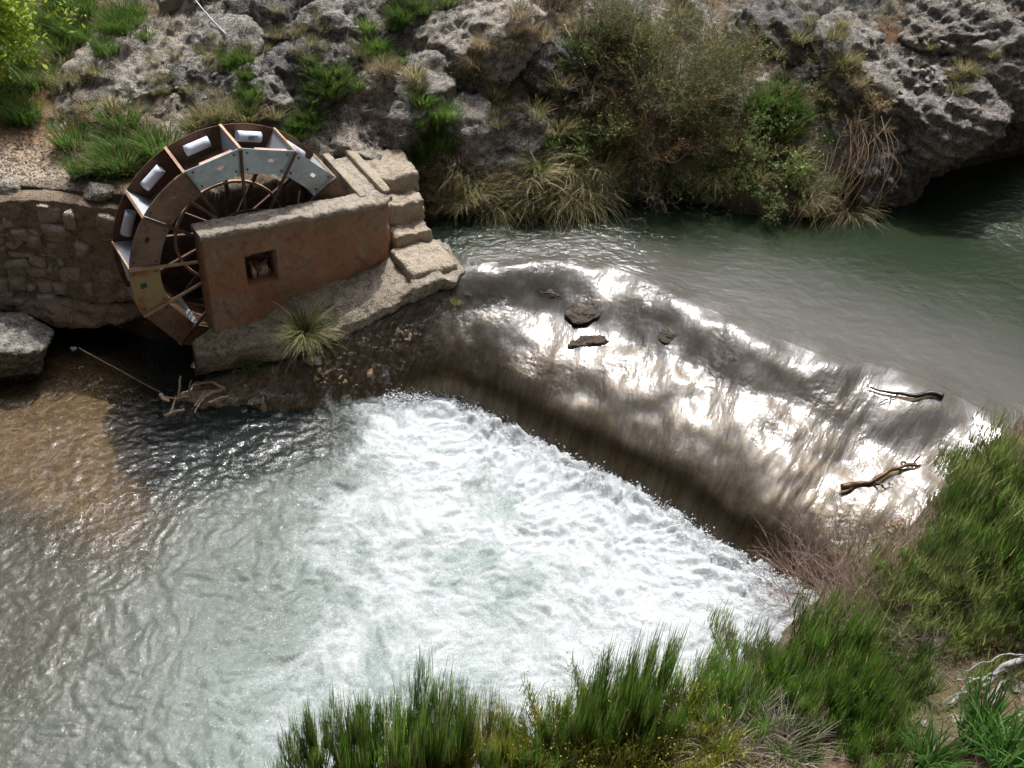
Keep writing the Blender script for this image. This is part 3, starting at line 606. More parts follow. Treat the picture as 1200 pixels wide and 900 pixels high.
# ------------------------------------------------------------------ wheel wall, steps, ledge
def ab(a, b, z): 
    a, b, z = np.broadcast_arrays(np.asarray(a, float), np.asarray(b, float), np.asarray(z, float))
    return np.stack([WC[0] + WH[0] * a + WN[0] * b, WC[1] + WH[1] * a + WN[1] * b, z], -1)
def abblock(a0, a1, b0, b1, z0, z1, n=14, p=9, rough=0.02, seed=0, skew=None, freq=4.0):
    """block with a along the wall, b towards the river; z1 may be 4 heights (a0b1, a1b1, a1b0, a0b0)"""
    zt = np.broadcast_to(z1, 4)
    c = [ab(a0, b1, z0), ab(a1, b1, z0), ab(a1, b0, z0), ab(a0, b0, z0), ab(a0, b1, zt[0]), ab(a1, b1, zt[1]), ab(a1, b0, zt[2]), ab(a0, b0, zt[3])]
    c = np.array(c)
    if skew is not None: c = c + np.asarray(skew)
    return hexa(c, n, p, rough, seed, freq)
wall = thing("wheel_wall", "reddish stained concrete wall with a small square opening beside the waterwheel", "wall", ab(0.6, 0.2, 0.5), YAW)
def put(name, V, Fq, mat, parent, **kw):
    """world-space vertices into a child of an unrotated or rotated empty"""
    c, s = math.cos(-parent.rotation_euler[2]), math.sin(-parent.rotation_euler[2])
    Q = np.asarray(V, float) - np.array(parent.location); Q = np.stack([Q[:, 0] * c - Q[:, 1] * s, Q[:, 0] * s + Q[:, 1] * c, Q[:, 2]], 1)
    return obj(name, mesh(name, Q, Fq, **kw), mat, parent)
NA, NZ = 126, 80
am, zm = np.linspace(-0.68, 1.88, NA + 1), np.linspace(0, 1, NZ + 1)
def ztop(a): return np.interp(a, [-0.68, -0.3, 0.5, 1.2, 1.88], [2.27, 2.25, 2.19, 2.15, 2.08])
mask = np.ones((NA, NZ), bool)
ac = (am[1:] + am[:-1]) / 2; zc = 0.55 + (2.2 - 0.55) * (zm[1:] + zm[:-1]) / 2
mask[np.ix_((ac > -0.17) & (ac < 0.24), (zc > 1.37) & (zc < 1.80))] = False
def wmap(i, j, layer):
    a = am[i]; z = 0.55 + (ztop(a) - 0.55) * zm[j]; b = np.where(layer == 0, 0.40, 0.10) + np.zeros_like(a)
    b = b + (0.06 * (1.4 - z) / 1.4 if layer == 0 else 0)
    cut = 0.10 * np.clip((a - 1.70) / 0.18, 0, 1) ** 2 if layer == 0 else 0
    b = b - cut
    P = ab(a, b, z); nn = fbm(P * 3.0, 5, 0.6, seed=101)
    sgn = 1 if layer == 0 else -1
    peel = sstep(0.02, 0.10, fbm(P * 2.1, 4, 0.6, seed=109)) * 0.02 + sstep(0.1, 0.2, fbm(P * 5.3, 3, seed=110)) * 0.012
    return P + WN * (sgn * (0.045 * nn + peel))[:, None] + WH * (0.02 * fbm(P * 6, 3, seed=102))[:, None] + np.stack([0 * a, 0 * a, 0.02 * fbm(P * 5, 3, seed=103)], 1)
Vw, Fw = slab(mask, wmap); put("wall_face", Vw, Fw[:, ::-1], M_WALLF, wall)
# coping: rough pale mortar bed along the wall top
NC, NR = 150, 18
ca = np.linspace(-0.70, 1.92, NC); th = np.linspace(0, 1, NR)
prof_b = np.interp(th, [0, 0.14, 0.3, 0.7, 0.86, 1], [0.405, 0.425, 0.40, 0.11, 0.075, 0.09]); prof_z = np.interp(th, [0, 0.14, 0.3, 0.7, 0.86, 1], [-0.05, -0.01, 0.03, 0.035, -0.01, -0.06])
A2, Tt = np.meshgrid(ca, np.arange(NR), indexing='ij'); A2 = A2.ravel(); Tt = Tt.ravel()
Pc = ab(A2, prof_b[Tt] - 0.10 * np.clip((A2 - 1.70) / 0.18, 0, 1) ** 2 * (prof_b[Tt] > 0.3), ztop(A2) + prof_z[Tt])
nn = fbm(Pc * 4.5, 5, 0.62, seed=105)
Pc = Pc + WN * (0.035 * nn * np.where(prof_b[Tt] > 0.25, 1, -1))[:, None]; Pc[:, 2] += 0.06 * fbm(Pc * 5, 5, 0.65, seed=106)
fcap = gridfaces(NC, NR)
Pc = np.vstack([Pc, Pc[:NR].mean(0), Pc[-NR:].mean(0)])
e0 = np.array([[i, i + 1, NC * NR] for i in range(NR - 1)]); e1 = np.array([[(NC - 1) * NR + i + 1, (NC - 1) * NR + i, NC * NR + 1] for i in range(NR - 1)])
put("coping", Pc, [fcap[:, ::-1], e0, e1], M_COPING, wall)
V, Fq = abblock(1.50, 1.93, -0.95, 0.16, 0.4, [2.13, 2.13, 2.17, 2.17], 36, 9, 0.03, 107); put("return_wall", V, Fq, M_COPING, wall)
# raised rims either side of the groove along the return wall
for a0, a1, sd in ((1.49, 1.60, 111), (1.82, 1.95, 112)):
    V, Fq = abblock(a0, a1, -0.96, 0.22, 2.05, [2.19, 2.19, 2.23, 2.23], 18, 7, 0.02, sd); put("rim", V, Fq, M_CONC, wall)
# timber chock and bearing block showing in the opening
V, Fq = box((0, 0, 0), (0.055, 0.10, 0.22)); put("bearing_chock", V @ np.array([[WH[0], WH[1], 0], [-WN[0], -WN[1], 0], [0, 0, 1]]) + ab(-0.03, 0.22, 1.49), Fq, M_STICK, wall, smooth=False)
V, Fq = box((0, 0, 0), (0.13, 0.10, 0.15)); put("bearing_block", V @ np.array([[WH[0], WH[1], 0], [-WN[0], -WN[1], 0], [0, 0, 1]]) + ab(0.09, 0.21, 1.46), Fq, M_CONC, wall, smooth=False)

steps = thing("stone_steps", "worn pale concrete steps climbing beside the reddish wall to the rocky bank", "steps", ab(2.2, 0.3, 0.8), YAW)
for k, (a0, a1, b0, b1, z0, z1, sd) in enumerate([(1.96, 2.62, -0.80, -0.17, 1.1, [2.10, 2.06, 2.14, 2.16], 121), (1.98, 2.54, -0.22, 0.10, 0.9, [1.83, 1.80, 1.82, 1.85], 122),
                                                  (1.96, 2.52, 0.05, 0.36, 0.7, [1.50, 1.46, 1.48, 1.52], 123), (1.86, 2.58, 0.33, 0.98, 0.5, [1.30, 1.27, 1.30, 1.34], 124)]):
    V, Fq = abblock(a0, a1, b0, b1, z0, z1, 30, 18, 0.045, sd, freq=5.5); put("step", V, Fq, M_CONC, steps)
# sloping ledge at the foot of the wall
NA2, NR2 = 130, 26
la = np.linspace(-0.98, 2.66, NA2); th = np.arange(NR2)
ob = np.interp(la, [-0.98, -0.5, 0.0, 0.77, 1.43, 1.9, 2.4, 2.66], [0.46, 0.62, 0.82, 0.98, 1.06, 1.10, 1.16, 1.02]); oz = np.interp(la, [-0.98, -0.5, 0.0, 0.8, 1.3, 1.6, 1.9, 2.66], [0.60, 0.68, 0.72, 0.82, 0.92, 1.05, 1.15, 1.18])
iz = np.interp(la, [-0.98, -0.6, 0, 1.0, 1.9, 2.66], [0.74, 0.86, 0.92, 1.06, 1.22, 1.24]); lowz = np.interp(la, [-0.98, 0, 1.0, 1.9, 2.66], [0.30, 0.35, 0.45, 0.75, 0.80])
Bq, Zq = np.empty((NA2, NR2)), np.empty((NA2, NR2))
for i in range(NA2):
    Bq[i] = np.interp(th, [0, 13, 15, 17, 22, 25], [0.34, ob[i] - 0.05, ob[i], ob[i] + 0.01, ob[i] - 0.03, ob[i] - 0.22]); Zq[i] = np.interp(th, [0, 13, 15, 17, 22, 25], [iz[i], oz[i] + 0.015, oz[i], oz[i] - 0.035, (oz[i] * 0.35 + lowz[i] * 0.65), lowz[i] - 0.2])
P = ab(np.repeat(la, NR2), Bq.ravel(), Zq.ravel()); nn = 0.6 * ridged(P * 1.6, 4, 0.6, seed=134) * 0.5 + fbm(P * 2.6, 5, 0.6, seed=131)
P = P + WN * (0.13 * nn)[:, None]; P[:, 2] += 0.06 * fbm(P * 3, 5, 0.62, seed=132) + 0.05 * sstep(0.0, 0.06, fbm(P * 1.3, 3, seed=133))
ends = [np.array([[i, NR2 - 1, i + 1] for i in range(NR2 - 2)]) + (NA2 - 1) * NR2, np.array([[i + 1, NR2 - 1, i] for i in range(NR2 - 2)])]
wall["kind"] = "thing"
lo = obj("concrete_ledge", mesh("concrete_ledge", P, [gridfaces(NA2, NR2)[:, ::-1]] + ends), M_LEDGE); tag(lo, "sloping grey concrete ledge along the foot of the reddish wall", "ledge")
for k, (u, v, z, sx, sy, sz_, rz_, nm, lab) in enumerate([(247, 424, 0.22, 0.30, 0.24, 0.13, 0.2, "flat_stone", "pale pinkish flat stone under the left end of the ledge"), (372, 421, 0.40, 0.24, 0.14, 0.10, 0.7, "flat_stone", "small flat grey stone in front of the drooping tussock"),
                                            (300, 470, 0.05, 0.16, 0.10, 0.06, 0.3, "wet_stone", "wet grey stone awash where the rapids meet the debris")]):
    c = at(u, v, z); V, Fq = rock((sx, sy, sz_), 20, 140 + k, 9, 0.08, 0.015, 14, flat=0.7)
    o = obj(nm, mesh(nm, V, Fq), M_CONC if k < 2 else M_LIME, None, tuple(c), rz_); tag(o, lab, "stone")

# ------------------------------------------------------------------ waterwheel
wheel = thing("waterwheel", "old rusty waterwheel with grey bucket plates, white pipes and timber spokes", "waterwheel", (WC[0], WC[1], 0), YAW)
CZ = WC[2]; NSEG = 13; PH = R(226.71); STEP = 2 * math.pi / NSEG; RO, RI, WD = 1.5, 1.13, 0.65
ang = [PH - k * STEP for k in range(NSEG)]
def pol(r, a, y): 
    r, a, y = np.broadcast_arrays(np.asarray(r, float), np.asarray(a, float), np.asarray(y, float))
    return np.stack([r * np.cos(a), y, CZ + r * np.sin(a)], -1)
front_mat = {0: M_BROWN, 1: M_YELL, 2: M_RUST, 3: M_RUST, 4: M_GALV, 5: M_GALV, 6: M_GALV}
front_lab = {1: "yellowed rim plate with a round rusty hole", 4: "grey metal rim plate", 5: "grey metal rim plate", 6: "grey metal rim plate with a square hole showing light"}
_bv, _bf = tube([(0, -0.012, 0), (0, 0.01, 0)], 0.013, 6); BOLT = mesh("bolt", _bv, _bf, smooth=False)
for k in range(NSEG):
    a0, a1 = ang[k], ang[(k + 1) % NSEG] if k < NSEG - 1 else ang[0] - 2 * math.pi
    if a1 > a0: a1 -= 2 * math.pi
    flat_ = k in (4, 5, 6, 0, 12)
    gapa = 0.012
    ni, nj = 24, 14
    mk = np.ones((ni, nj), bool)
    hi = int(0.56 * ni); mk[hi:hi + 3, 7:9] = False
    if k == 1: mk[hi:hi + 3, 7:10] = False
    ri = RI + (0.04 if flat_ else 0.0)
    def fm(i, j, layer, a0=a0, a1=a1, ri=ri, flat_=flat_, k=k):
        s = i / 24.0; t = j / 14.0; b0, b1 = a0 - gapa, a1 + gapa
        if flat_:
            po = pol(RO, b0, 0)[None] * (1 - s)[:, None] + pol(RO, b1, 0)[None] * s[:, None]
            pi_ = pol(ri, b0, 0)[None] * (1 - s)[:, None] + pol(ri, b1, 0)[None] * s[:, None]
            if k == 6: pi_ = pi_ + np.array([0.0, 0, 0.0])
            P = pi_ * (1 - t)[:, None] + po * t[:, None]
        else:
            P = pol(ri + (RO - ri) * t, b0 + (b1 - b0) * s, 0 * s)
        P[:, 1] = (0.0 if layer == 0 else 0.012) - 0.006 * np.sin(s * 3.1) * (k % 3)
        return P
    V, Fq = slab(mk, fm); o = obj("rim_plate", mesh("rim_plate", V, Fq, smooth=False), front_mat.get(k, M_RUST), wheel)
    if k in front_lab: o["label"] = front_lab[k]
    for s_, t_ in ((0.12, 0.14), (0.88, 0.14), (0.12, 0.86), (0.88, 0.86)):
        q = pol(ri + (RO * (0.985 if flat_ else 1) - ri) * t_, a0 + (a1 - a0) * s_, -0.006); obj("bolt", BOLT, M_RUSTD, o, tuple(q))
    # back ring plate
    def fb(i, j, layer, a0=a0, a1=a1):
        s = i / 8.0; t = j / 3.0; P = pol((RI - 0.02) + (RO - RI + 0.02) * t, a0 + (a1 - a0) * s, 0 * s); P[:, 1] = WD + 0.012 * layer; return P
    V, Fq = slab(np.ones((8, 3), bool), fb); obj("back_plate", mesh("back_plate", V, Fq, smooth=False), M_RUSTD, wheel)
    # sole board closing the bucket on its inner side, set a little inside the rim
    am_, L_ = (a0 + a1) / 2, 0.88 * 2 * 1.20 * math.sin(STEP / 2)
    rot = np.stack([[-math.sin(am_), 0, math.cos(am_)], [0, 1, 0], [math.cos(am_), 0, math.sin(am_)]], 1)
    c = pol(1.165, am_, WD / 2)
    V, Fq = box(c, (L_, WD - 0.05, 0.02), rot); obj("sole_board", mesh("sole_board", V, Fq, smooth=False), M_RUSTD, wheel)
    if k in (4, 5, 3, 6):
        c = pol(1.44, am_ - 0.04, 0.045); V, Fq = box(c, (0.42, 0.05, 0.02), rot); obj("stiffener_batten", mesh("stiffener_batten", V, Fq, smooth=False), M_PINK, wheel)
    # spill pipe
    ap_ = a0 - STEP * 0.5 + 0.01; cc = pol(1.375, ap_, WD - 0.10); tg = np.array([-math.sin(ap_), 0, math.cos(ap_)]); hl = 0.155
    nseg, npt = 20, 6
    ax_ = np.linspace(-hl, hl, npt); e1_ = np.array([math.cos(ap_), 0, math.sin(ap_)]); e2_ = np.array([0, 1.0, 0])
    tq = np.arange(nseg) * 2 * math.pi / nseg; rings = []
    for rr in (0.068, 0.061):
        rings.append((cc + ax_[:, None, None] * tg + rr * (np.cos(tq)[None, :, None] * e1_ + np.sin(tq)[None, :, None] * e2_)).reshape(-1, 3))
    i, j = np.meshgrid(np.arange(npt - 1), np.arange(nseg), indexing='ij'); jn = (j + 1) % nseg
    fo_ = np.stack([i * nseg + j, i * nseg + jn, (i + 1) * nseg + jn, (i + 1) * nseg + j], -1)
    okc = np.ones(fo_.shape[:2], bool)
    if k == 5: okc[1:3, 14:17] = False                            # mouth cut into the pipe
    off = npt * nseg; fo_ = fo_[okc]
    jj = np.arange(nseg); rimf = np.stack([jj, jj + off, (jj + 1) % nseg + off, (jj + 1) % nseg], 1)
    obj("spill_pipe", mesh("spill_pipe", np.concatenate(rings), [fo_, fo_[:, ::-1] + off, rimf, rimf[:, ::-1] + (npt - 1) * nseg]), M_PIPE, wheel)
for k in range(NSEG):
    a = ang[k]; er = np.array([math.cos(a), 0, math.sin(a)]); et = np.array([-math.sin(a), 0, math.cos(a)])
    # paddle board with its batten edge
    rot = np.stack([er, [0, 1, 0], np.cross(er, [0, 1, 0])], 1)
    V, Fq = box(pol(1.31, a, WD / 2), (0.36, WD - 0.004, 0.016), rot); pb = obj("paddle", mesh("paddle", V, Fq, smooth=False), M_PADDLE if k not in (9, 10) else M_BROWN, wheel)
    V, Fq = box(pol(1.502, a, WD / 2 - 0.005), (0.022, WD + 0.03, 0.034), rot); obj("edge_batten", mesh("edge_batten", V, Fq, smooth=False), M_WOOD, pb)
    jit = rng.uniform(-0.015, 0.015)
    V, Fq = bar(pol(0.13, a, -0.024), pol(1.5, a, -0.024), 0.032, 0.026); obj("spoke", mesh("spoke", V, Fq, smooth=False), M_WOODD if k not in (2, 1) else M_WOOD, wheel)
    V, Fq = bar(pol(0.13, a + 0.02, WD - 0.03), pol(1.14, a + jit, WD - 0.03), 0.045, 0.035); obj("back_spoke", mesh("back_spoke", V, Fq, smooth=False), M_WOODD, wheel)
    if k % 4 == 0:
        V, Fq = bar(pol(0.62, a, 0.0), pol(1.08, a + 0.25, WD - 0.05), 0.03, 0.03); obj("cross_brace", mesh("cross_brace", V, Fq, smooth=False), M_WOOD, wheel)
for rr, yy, m_ in ((0.72, WD - 0.07, M_WOOD), (0.60, 0.02, M_WOODD)):
    aa = np.linspace(0, 2 * math.pi, 65)[:-1]
    Vh = np.concatenate([pol(rr, aa, yy), pol(rr + 0.035, aa, yy), pol(rr + 0.035, aa, yy + 0.03), pol(rr, aa, yy + 0.03)]); ix = np.arange(64); jx = (ix + 1) % 64
    fq = np.concatenate([np.stack([ix + 64 * q, jx + 64 * q, jx + 64 * ((q + 1) % 4), ix + 64 * ((q + 1) % 4)], 1) for q in range(4)])
    obj("hoop", mesh("hoop", Vh, fq, smooth=False), m_, wheel)
V, fs = tube([(0, -0.10, CZ), (0, WD + 0.06, CZ)], 0.15, 20); obj("hub", mesh("hub", V, fs, smooth=False), M_WOODD, wheel)
V, fs = tube([(0, -0.36, CZ), (0, WD + 0.35, CZ)], 0.045, 14); obj("axle", mesh("axle", V, fs), M_RUSTD, wheel)

# ------------------------------------------------------------------ rubble retaining wall on the left
rw = thing("retaining_wall", "rubble stone retaining wall set in brown mortar below the gravel path", "wall", (-6.5, 10.95, 0.3))
rw["kind"] = "thing"
LWA, LWB = np.array([-9.2, 10.70]), np.array([-5.02, 11.02]); lt = (LWB - LWA) / np.linalg.norm(LWB - LWA); ln_ = np.array([lt[1], -lt[0]]); LL = np.linalg.norm(LWB - LWA)
NI, NJ = 150, 70
I, J = np.meshgrid(np.linspace(0, 1, NI), np.linspace(0, 1, NJ), indexing='ij'); I = I.ravel(); J = J.ravel()
tz = 2.02 + 0.03 * np.sin(I * 19); bz_ = np.interp(I * LL, [0, 2.4, 3.4, LL], [0.0, 0.25, 0.55, 0.65])
zz = bz_ + (tz - bz_) * J
xy = LWA + lt * (I * LL)[:, None] + ln_ * (0.10 * (1 - J) - 0.04 * J)[:, None]
P = np.column_stack([xy, zz]); g_ = fbm(P * 3.5, 5, 0.62, seed=151); f1, f2 = worley(P * np.array([4.5, 4.5, 6.5]), 9)
P[:, :2] += ln_ * (0.05 * g_ + 0.07 * np.minimum(f2 - f1, 0.4))[:, None]
top = P.reshape(NI, NJ, 3)[:, -1].copy(); bk = top.copy(); bk[:, :2] -= ln_ * 0.38; bk[:, 2] += 0.02
bot = P.reshape(NI, NJ, 3)[:, 0].copy(); bot2 = bot.copy(); bot2[:, :2] -= ln_ * 0.5; bot2[:, 2] += 0.05
G = np.concatenate([bot2[:, None], P.reshape(NI, NJ, 3), bk[:, None]], 1)
obj("mortar_core", mesh("mortar_core", (G.reshape(-1, 3) - np.array(rw.location)), gridfaces(NI, NJ + 2)), M_MORTAR, rw)
g = np.random.default_rng(5); z = 0.18
while z < 1.98:
    h_ = g.uniform(0.08, 0.24); s = 0.9 + g.uniform(0, 0.2)
    while s < LL - 0.05:
        w_ = g.uniform(0.09, 0.36); f = (s + w_ / 2) / LL; lowest = np.interp(f * LL, [0, 2.4, 3.4, LL], [0.05, 0.30, 0.6, 0.72])
        pr_ = 0.9 if f < 0.78 else 0.45
        if z > 1.72: pr_ *= 0.45
        if z > lowest and g.random() < pr_:
            zc_ = z + g.uniform(-0.05, 0.05); hh = min(h_ * g.uniform(0.8, 1.1), 2.02 - zc_)
            if hh > 0.05:
                jz = (zc_ + hh / 2 - 0.3) / 1.7; o3 = 0.10 * (1 - jz) - 0.04 * jz + 0.015
                q = np.array([[s, -0.1, zc_], [s + w_ - 0.02, -0.1, zc_], [s + w_ - 0.02, -0.1, zc_ + hh], [s, -0.1, zc_ + hh]]); q[:, 2] += g.uniform(-0.045, 0.045, 4); q[:, 0] += g.uniform(-0.04, 0.04, 4)
                outd = o3 + g.uniform(0.015, 0.11)
                c8 = []
                for dep in (-0.1, outd):
                    for r_ in q: c8.append([LWA[0] + lt[0] * r_[0] + ln_[0] * dep, LWA[1] + lt[1] * r_[0] + ln_[1] * dep, r_[2]])
                V, Fq = hexa(np.array(c8), 6, 4.0, 0.035, int(g.integers(1000)), 7.0)
                obj("stone", mesh("stone", V - np.array(rw.location), Fq, smooth=True), (M_STONE, M_CONC, M_STONE)[int(g.integers(3))], rw)
        s += w_
    z += h_ * 0.95

# ------------------------------------------------------------------ rock outcrops on the far bank
def place_rock(u, v, wpx, hpx, label, mat=M_LIME, seed=0, n=34, depth=1.0, rz_=0.0, tilt=0.0, roll=0.0, sink=0.35, karst=0.05, ks=9.0, rough=0.14, name="limestone_outcrop", z=None, flat=0.0, planes=11):
    if z is None: c, d = hit(u, v)
    else: c = at(u, v, z); d = float(np.linalg.norm(c - CAM))
    sx = wpx / 2 * d / FPX; sz_ = hpx / 2 * d / FPX * 1.1; sy = sx * depth if depth < 5 else depth
    V, Fq = rock((sx, sy, sz_), n, seed, planes, rough, karst, ks, flat)
    cy, sy_ = math.cos(tilt), math.sin(tilt); V = np.stack([V[:, 0], V[:, 1] * cy - V[:, 2] * sy_, V[:, 1] * sy_ + V[:, 2] * cy], 1)
    cr, sr = math.cos(roll), math.sin(roll); V = np.stack([V[:, 0] * cr + V[:, 2] * sr, V[:, 1], -V[:, 0] * sr + V[:, 2] * cr], 1)
    c = c + np.array([0, sz_ * 0.25, -sz_ * sink])
    return tag(obj(name, mesh(name, V, Fq), mat, None, tuple(c), rz_), label, "rock")
ROCKS = [
    # u, v, w, h, label, mat, kwargs
    (128, 100, 120, 45, "pale craggy limestone slab between the path and the dark pitted outcrop", M_LIMEP, dict(seed=201, depth=0.7, roll=-0.45, karst=0.07)),
    (78, 146, 60, 34, "low pale rock at the edge of the orange path", M_LIMEP, dict(seed=202, depth=0.8, roll=-0.3)),
    (185, 62, 130, 50, "long broken limestone shelf below the timber beam", M_LIME, dict(seed=203, depth=0.7, roll=-0.4, karst=0.07)),
    (232, 105, 110, 60, "dark pitted limestone outcrop right behind the top of the waterwheel", M_LIMED, dict(seed=204, depth=0.8, roll=-0.35, karst=0.09, ks=12)),
    (160, 140, 80, 40, "crumbling pale rock above the long green grass by the wheel", M_LIMEP, dict(seed=205, depth=0.8, karst=0.07)),
    (310, 28, 130, 60, "dark lichen covered limestone crag at the top of the bank", M_LIMED, dict(seed=206, depth=0.7, roll=-0.2, karst=0.09, ks=12)),
    (335, 75, 110, 46, "blackened jagged rock between two green grass patches", M_LIMED, dict(seed=207, depth=0.8, roll=-0.3, karst=0.09, ks=12)),
    (395, 35, 80, 40, "grey pitted rock below the smooth pale stone", M_LIME, dict(seed=208, depth=0.8, roll=-0.2, karst=0.07)),
    (300, 112, 70, 40, "grey rock just above the grey plates of the wheel", M_LIME, dict(seed=209, depth=0.9, karst=0.06)),
    (453, 10, 40, 30, "smooth pale stone lying on the grass at the top", M_LIMEP, dict(seed=210, depth=0.8, karst=0.01, rough=0.08)),
    (408, 158, 92, 66, "rugged pale rock leaning over the end of the wheel", M_LIMEP, dict(seed=211, depth=0.8, roll=-0.3, karst=0.08, n=44, ks=11)),
    (478, 118, 130, 74, "large cracked grey brown boulder above the steps", M_LIME, dict(seed=212, depth=0.7, roll=-0.45, karst=0.04, n=44)),
    (425, 120, 90, 40, "weathered grey ledge rising to the right above the rugged rock", M_LIMEP, dict(seed=213, depth=0.7, roll=-0.55, karst=0.05)),
    (515, 42, 150, 60, "long pale limestone rib climbing the bank diagonally", M_LIMEP, dict(seed=214, depth=0.55, roll=-0.62, karst=0.07, n=48)),
    (560, 62, 80, 60, "dark rock face under the pale limestone rib", M_LIMED, dict(seed=215, depth=0.8, karst=0.07)),
    (584, 170, 92, 110, "big rounded grey boulder standing over the dry tussocks by the water", M_LIME, dict(seed=216, depth=0.8, roll=-0.5, karst=0.045, n=52, sink=0.3)),
    (545, 205, 60, 60, "brown grey boulder wedged between the steps and the rounded boulder", M_LIME, dict(seed=217, depth=0.8, karst=0.05)),
    (640, 60, 90, 70, "shadowed dark rock behind the bare trailing branch", M_LIMED, dict(seed=218, depth=0.8, karst=0.07)),
    (700, 22, 80, 40, "grey rock at the top of the bank behind the tall shrub", M_LIMED, dict(seed=219, depth=0.8, karst=0.06)),
    (905, 28, 90, 60, "black stained rock beside the tall twiggy shrub", M_LIMED, dict(seed=220, depth=0.8, karst=0.06, n=40)),
    (955, 85, 70, 40, "small dark rock above the bright green grass clump", M_LIMED, dict(seed=221, depth=0.8, karst=0.06)),
    (1010, 45, 110, 50, "broken grey rocks at the top of the cliff slope", M_LIME, dict(seed=222, depth=0.8, roll=-0.2, karst=0.08)),
    (1080, 95, 120, 60, "pale scree covered rock on the slope above the cliff", M_LIME, dict(seed=223, depth=0.8, roll=-0.2, karst=0.09, ks=13)),
    (1045, 170, 60, 70, "rough grey rock just above the arching brown reeds", M_LIMED, dict(seed=224, depth=0.8, karst=0.07)),
    (98, 206, 34, 24, "flat pale slab lying on the gravel path end", M_LIMEP, dict(seed=225, depth=0.7, karst=0.01, rough=0.06, sink=0.1, n=20)),
    (115, 228, 46, 22, "flat pale slab at the corner of the rubble wall", M_LIMEP, dict(seed=226, depth=0.8, karst=0.01, rough=0.06, sink=0.1, n=20)),
    (18, 240, 44, 22, "rounded whitish coping stone on top of the rubble wall", M_LIMEP, dict(seed=227, depth=0.6, karst=0.01, rough=0.06, sink=0.1, n=20)),
    (88, 214, 12, 14, "small dark stone beside the flat slab", M_LIMED, dict(seed=228, depth=0.8, karst=0.01, sink=0.1, n=14)),
]
for u, v, w_, h_, lab, m_, kw in ROCKS:
    big = w_ > 50
    if big: kw = dict(dict(sink=0.62, tilt=0.45), **kw); kw['n'] = max(46, kw.get('n', 0)); kw['rough'] = 0.2; kw['depth'] = kw.get('depth', 1) * 1.15
    place_rock(u, v, w_ * (1.6 if big else 1), h_ * (1.5 if big else 1), lab, m_, **kw)
place_rock(2, 416, 125, 84, "pale bulging boulder at the foot of the rubble wall", M_LIME, 230, 40, 0.7, 0.35, z=0.22, sink=0.15, karst=0.04, roll=-0.35)
place_rock(95, 362, 130, 30, "dark earthy rock under the bottom of the rubble wall", M_MORTAR, 231, 30, 0.35, 0.1, z=0.45, sink=0.1, karst=0.05)
# the cliff that overhangs the upstream pool: a long bulging mass, its underside well above the water
cl = []
nu, nv = 300, 120
uu = np.linspace(0, 1, nu); vv = np.linspace(0, 1, nv)
spine = catmull([(4.9, 14.15), (5.5, 14.55), (6.3, 15.35), (7.2, 16.0), (8.4, 16.7), (10.2, 17.6), (12.5, 18.8)], nu)
tn = np.gradient(spine, axis=0); tn /= np.linalg.norm(tn, axis=1)[:, None]; nr = np.stack([tn[:, 1], -tn[:, 0]], 1)      # nr points to the water
low = np.interp(uu, [0, 0.12, 0.3, 1], [1.15, 1.3, 1.45, 1.5]); hi_ = np.interp(uu, [0, 0.15, 0.35, 0.7, 1], [1.75, 2.3, 2.9, 3.6, 4.6])
pb_ = np.interp(vv, [0, 0.06, 0.14, 0.26, 0.45, 0.62, 0.8, 1.0], [-1.3, -0.5, -0.02, 0.17, 0.10, -0.10, -0.6, -2.4]); pz_ = np.interp(vv, [0, 0.06, 0.14, 0.26, 0.45, 0.62, 0.8, 1.0], [-0.1, 0.0, -0.02, 0.10, 0.45, 0.75, 1.02, 1.32])
Pq = np.empty((nu, nv, 3)); endt = sstep(0, 0.05, uu)
for i in range(nu):
    Pq[i, :, :2] = spine[i] + nr[i] * (pb_ * (0.35 + 0.65 * endt[i]))[:, None]; Pq[i, :, 2] = low[i] + (hi_[i] - low[i]) * pz_
Pq = Pq.reshape(-1, 3); N3 = np.repeat(np.column_stack([nr, np.zeros(nu)]), nv, 0)
f1, f2 = worley(Pq * np.array([1.7, 1.7, 2.2]), 33); g1, g2 = worley(Pq * 5.5 + 0.3 * fbm(Pq * 4, 2, seed=34)[:, None], 35)
dsp = 0.26 * fbm(Pq * 0.9, 4, 0.55, seed=36) + 0.20 * (f2 - f1) + 0.11 * (g2 - g1) + 0.10 * ridged(Pq * 2.5, 4, 0.6, seed=37)
Pq = Pq + N3 * dsp[:, None]; Pq[:, 2] += 0.6 * dsp * np.tile(sstep(0.3, 0.7, vv), nu) + 0.14 * fbm(Pq * 2.2, 4, 0.6, seed=38) * np.tile(sstep(0.3, 0.05, vv), nu)
vb = np.tile(vv, nu); hb_ = hz(Pq[:, 0], Pq[:, 1]); okh = polydist(Pq[:, 0], Pq[:, 1], EDGE) > 0.0
Pq[:, 2] = np.where(okh & (vb > 0.8), Pq[:, 2] * (1 - sstep(0.8, 0.95, vb)) + (hb_ + 0.03) * sstep(0.8, 0.95, vb), Pq[:, 2])
tag(obj("limestone_cliff", mesh("limestone_cliff", Pq, gridfaces(nu, nv)), M_LIMED), "dark limestone cliff overhanging the green upstream pool", "cliff")
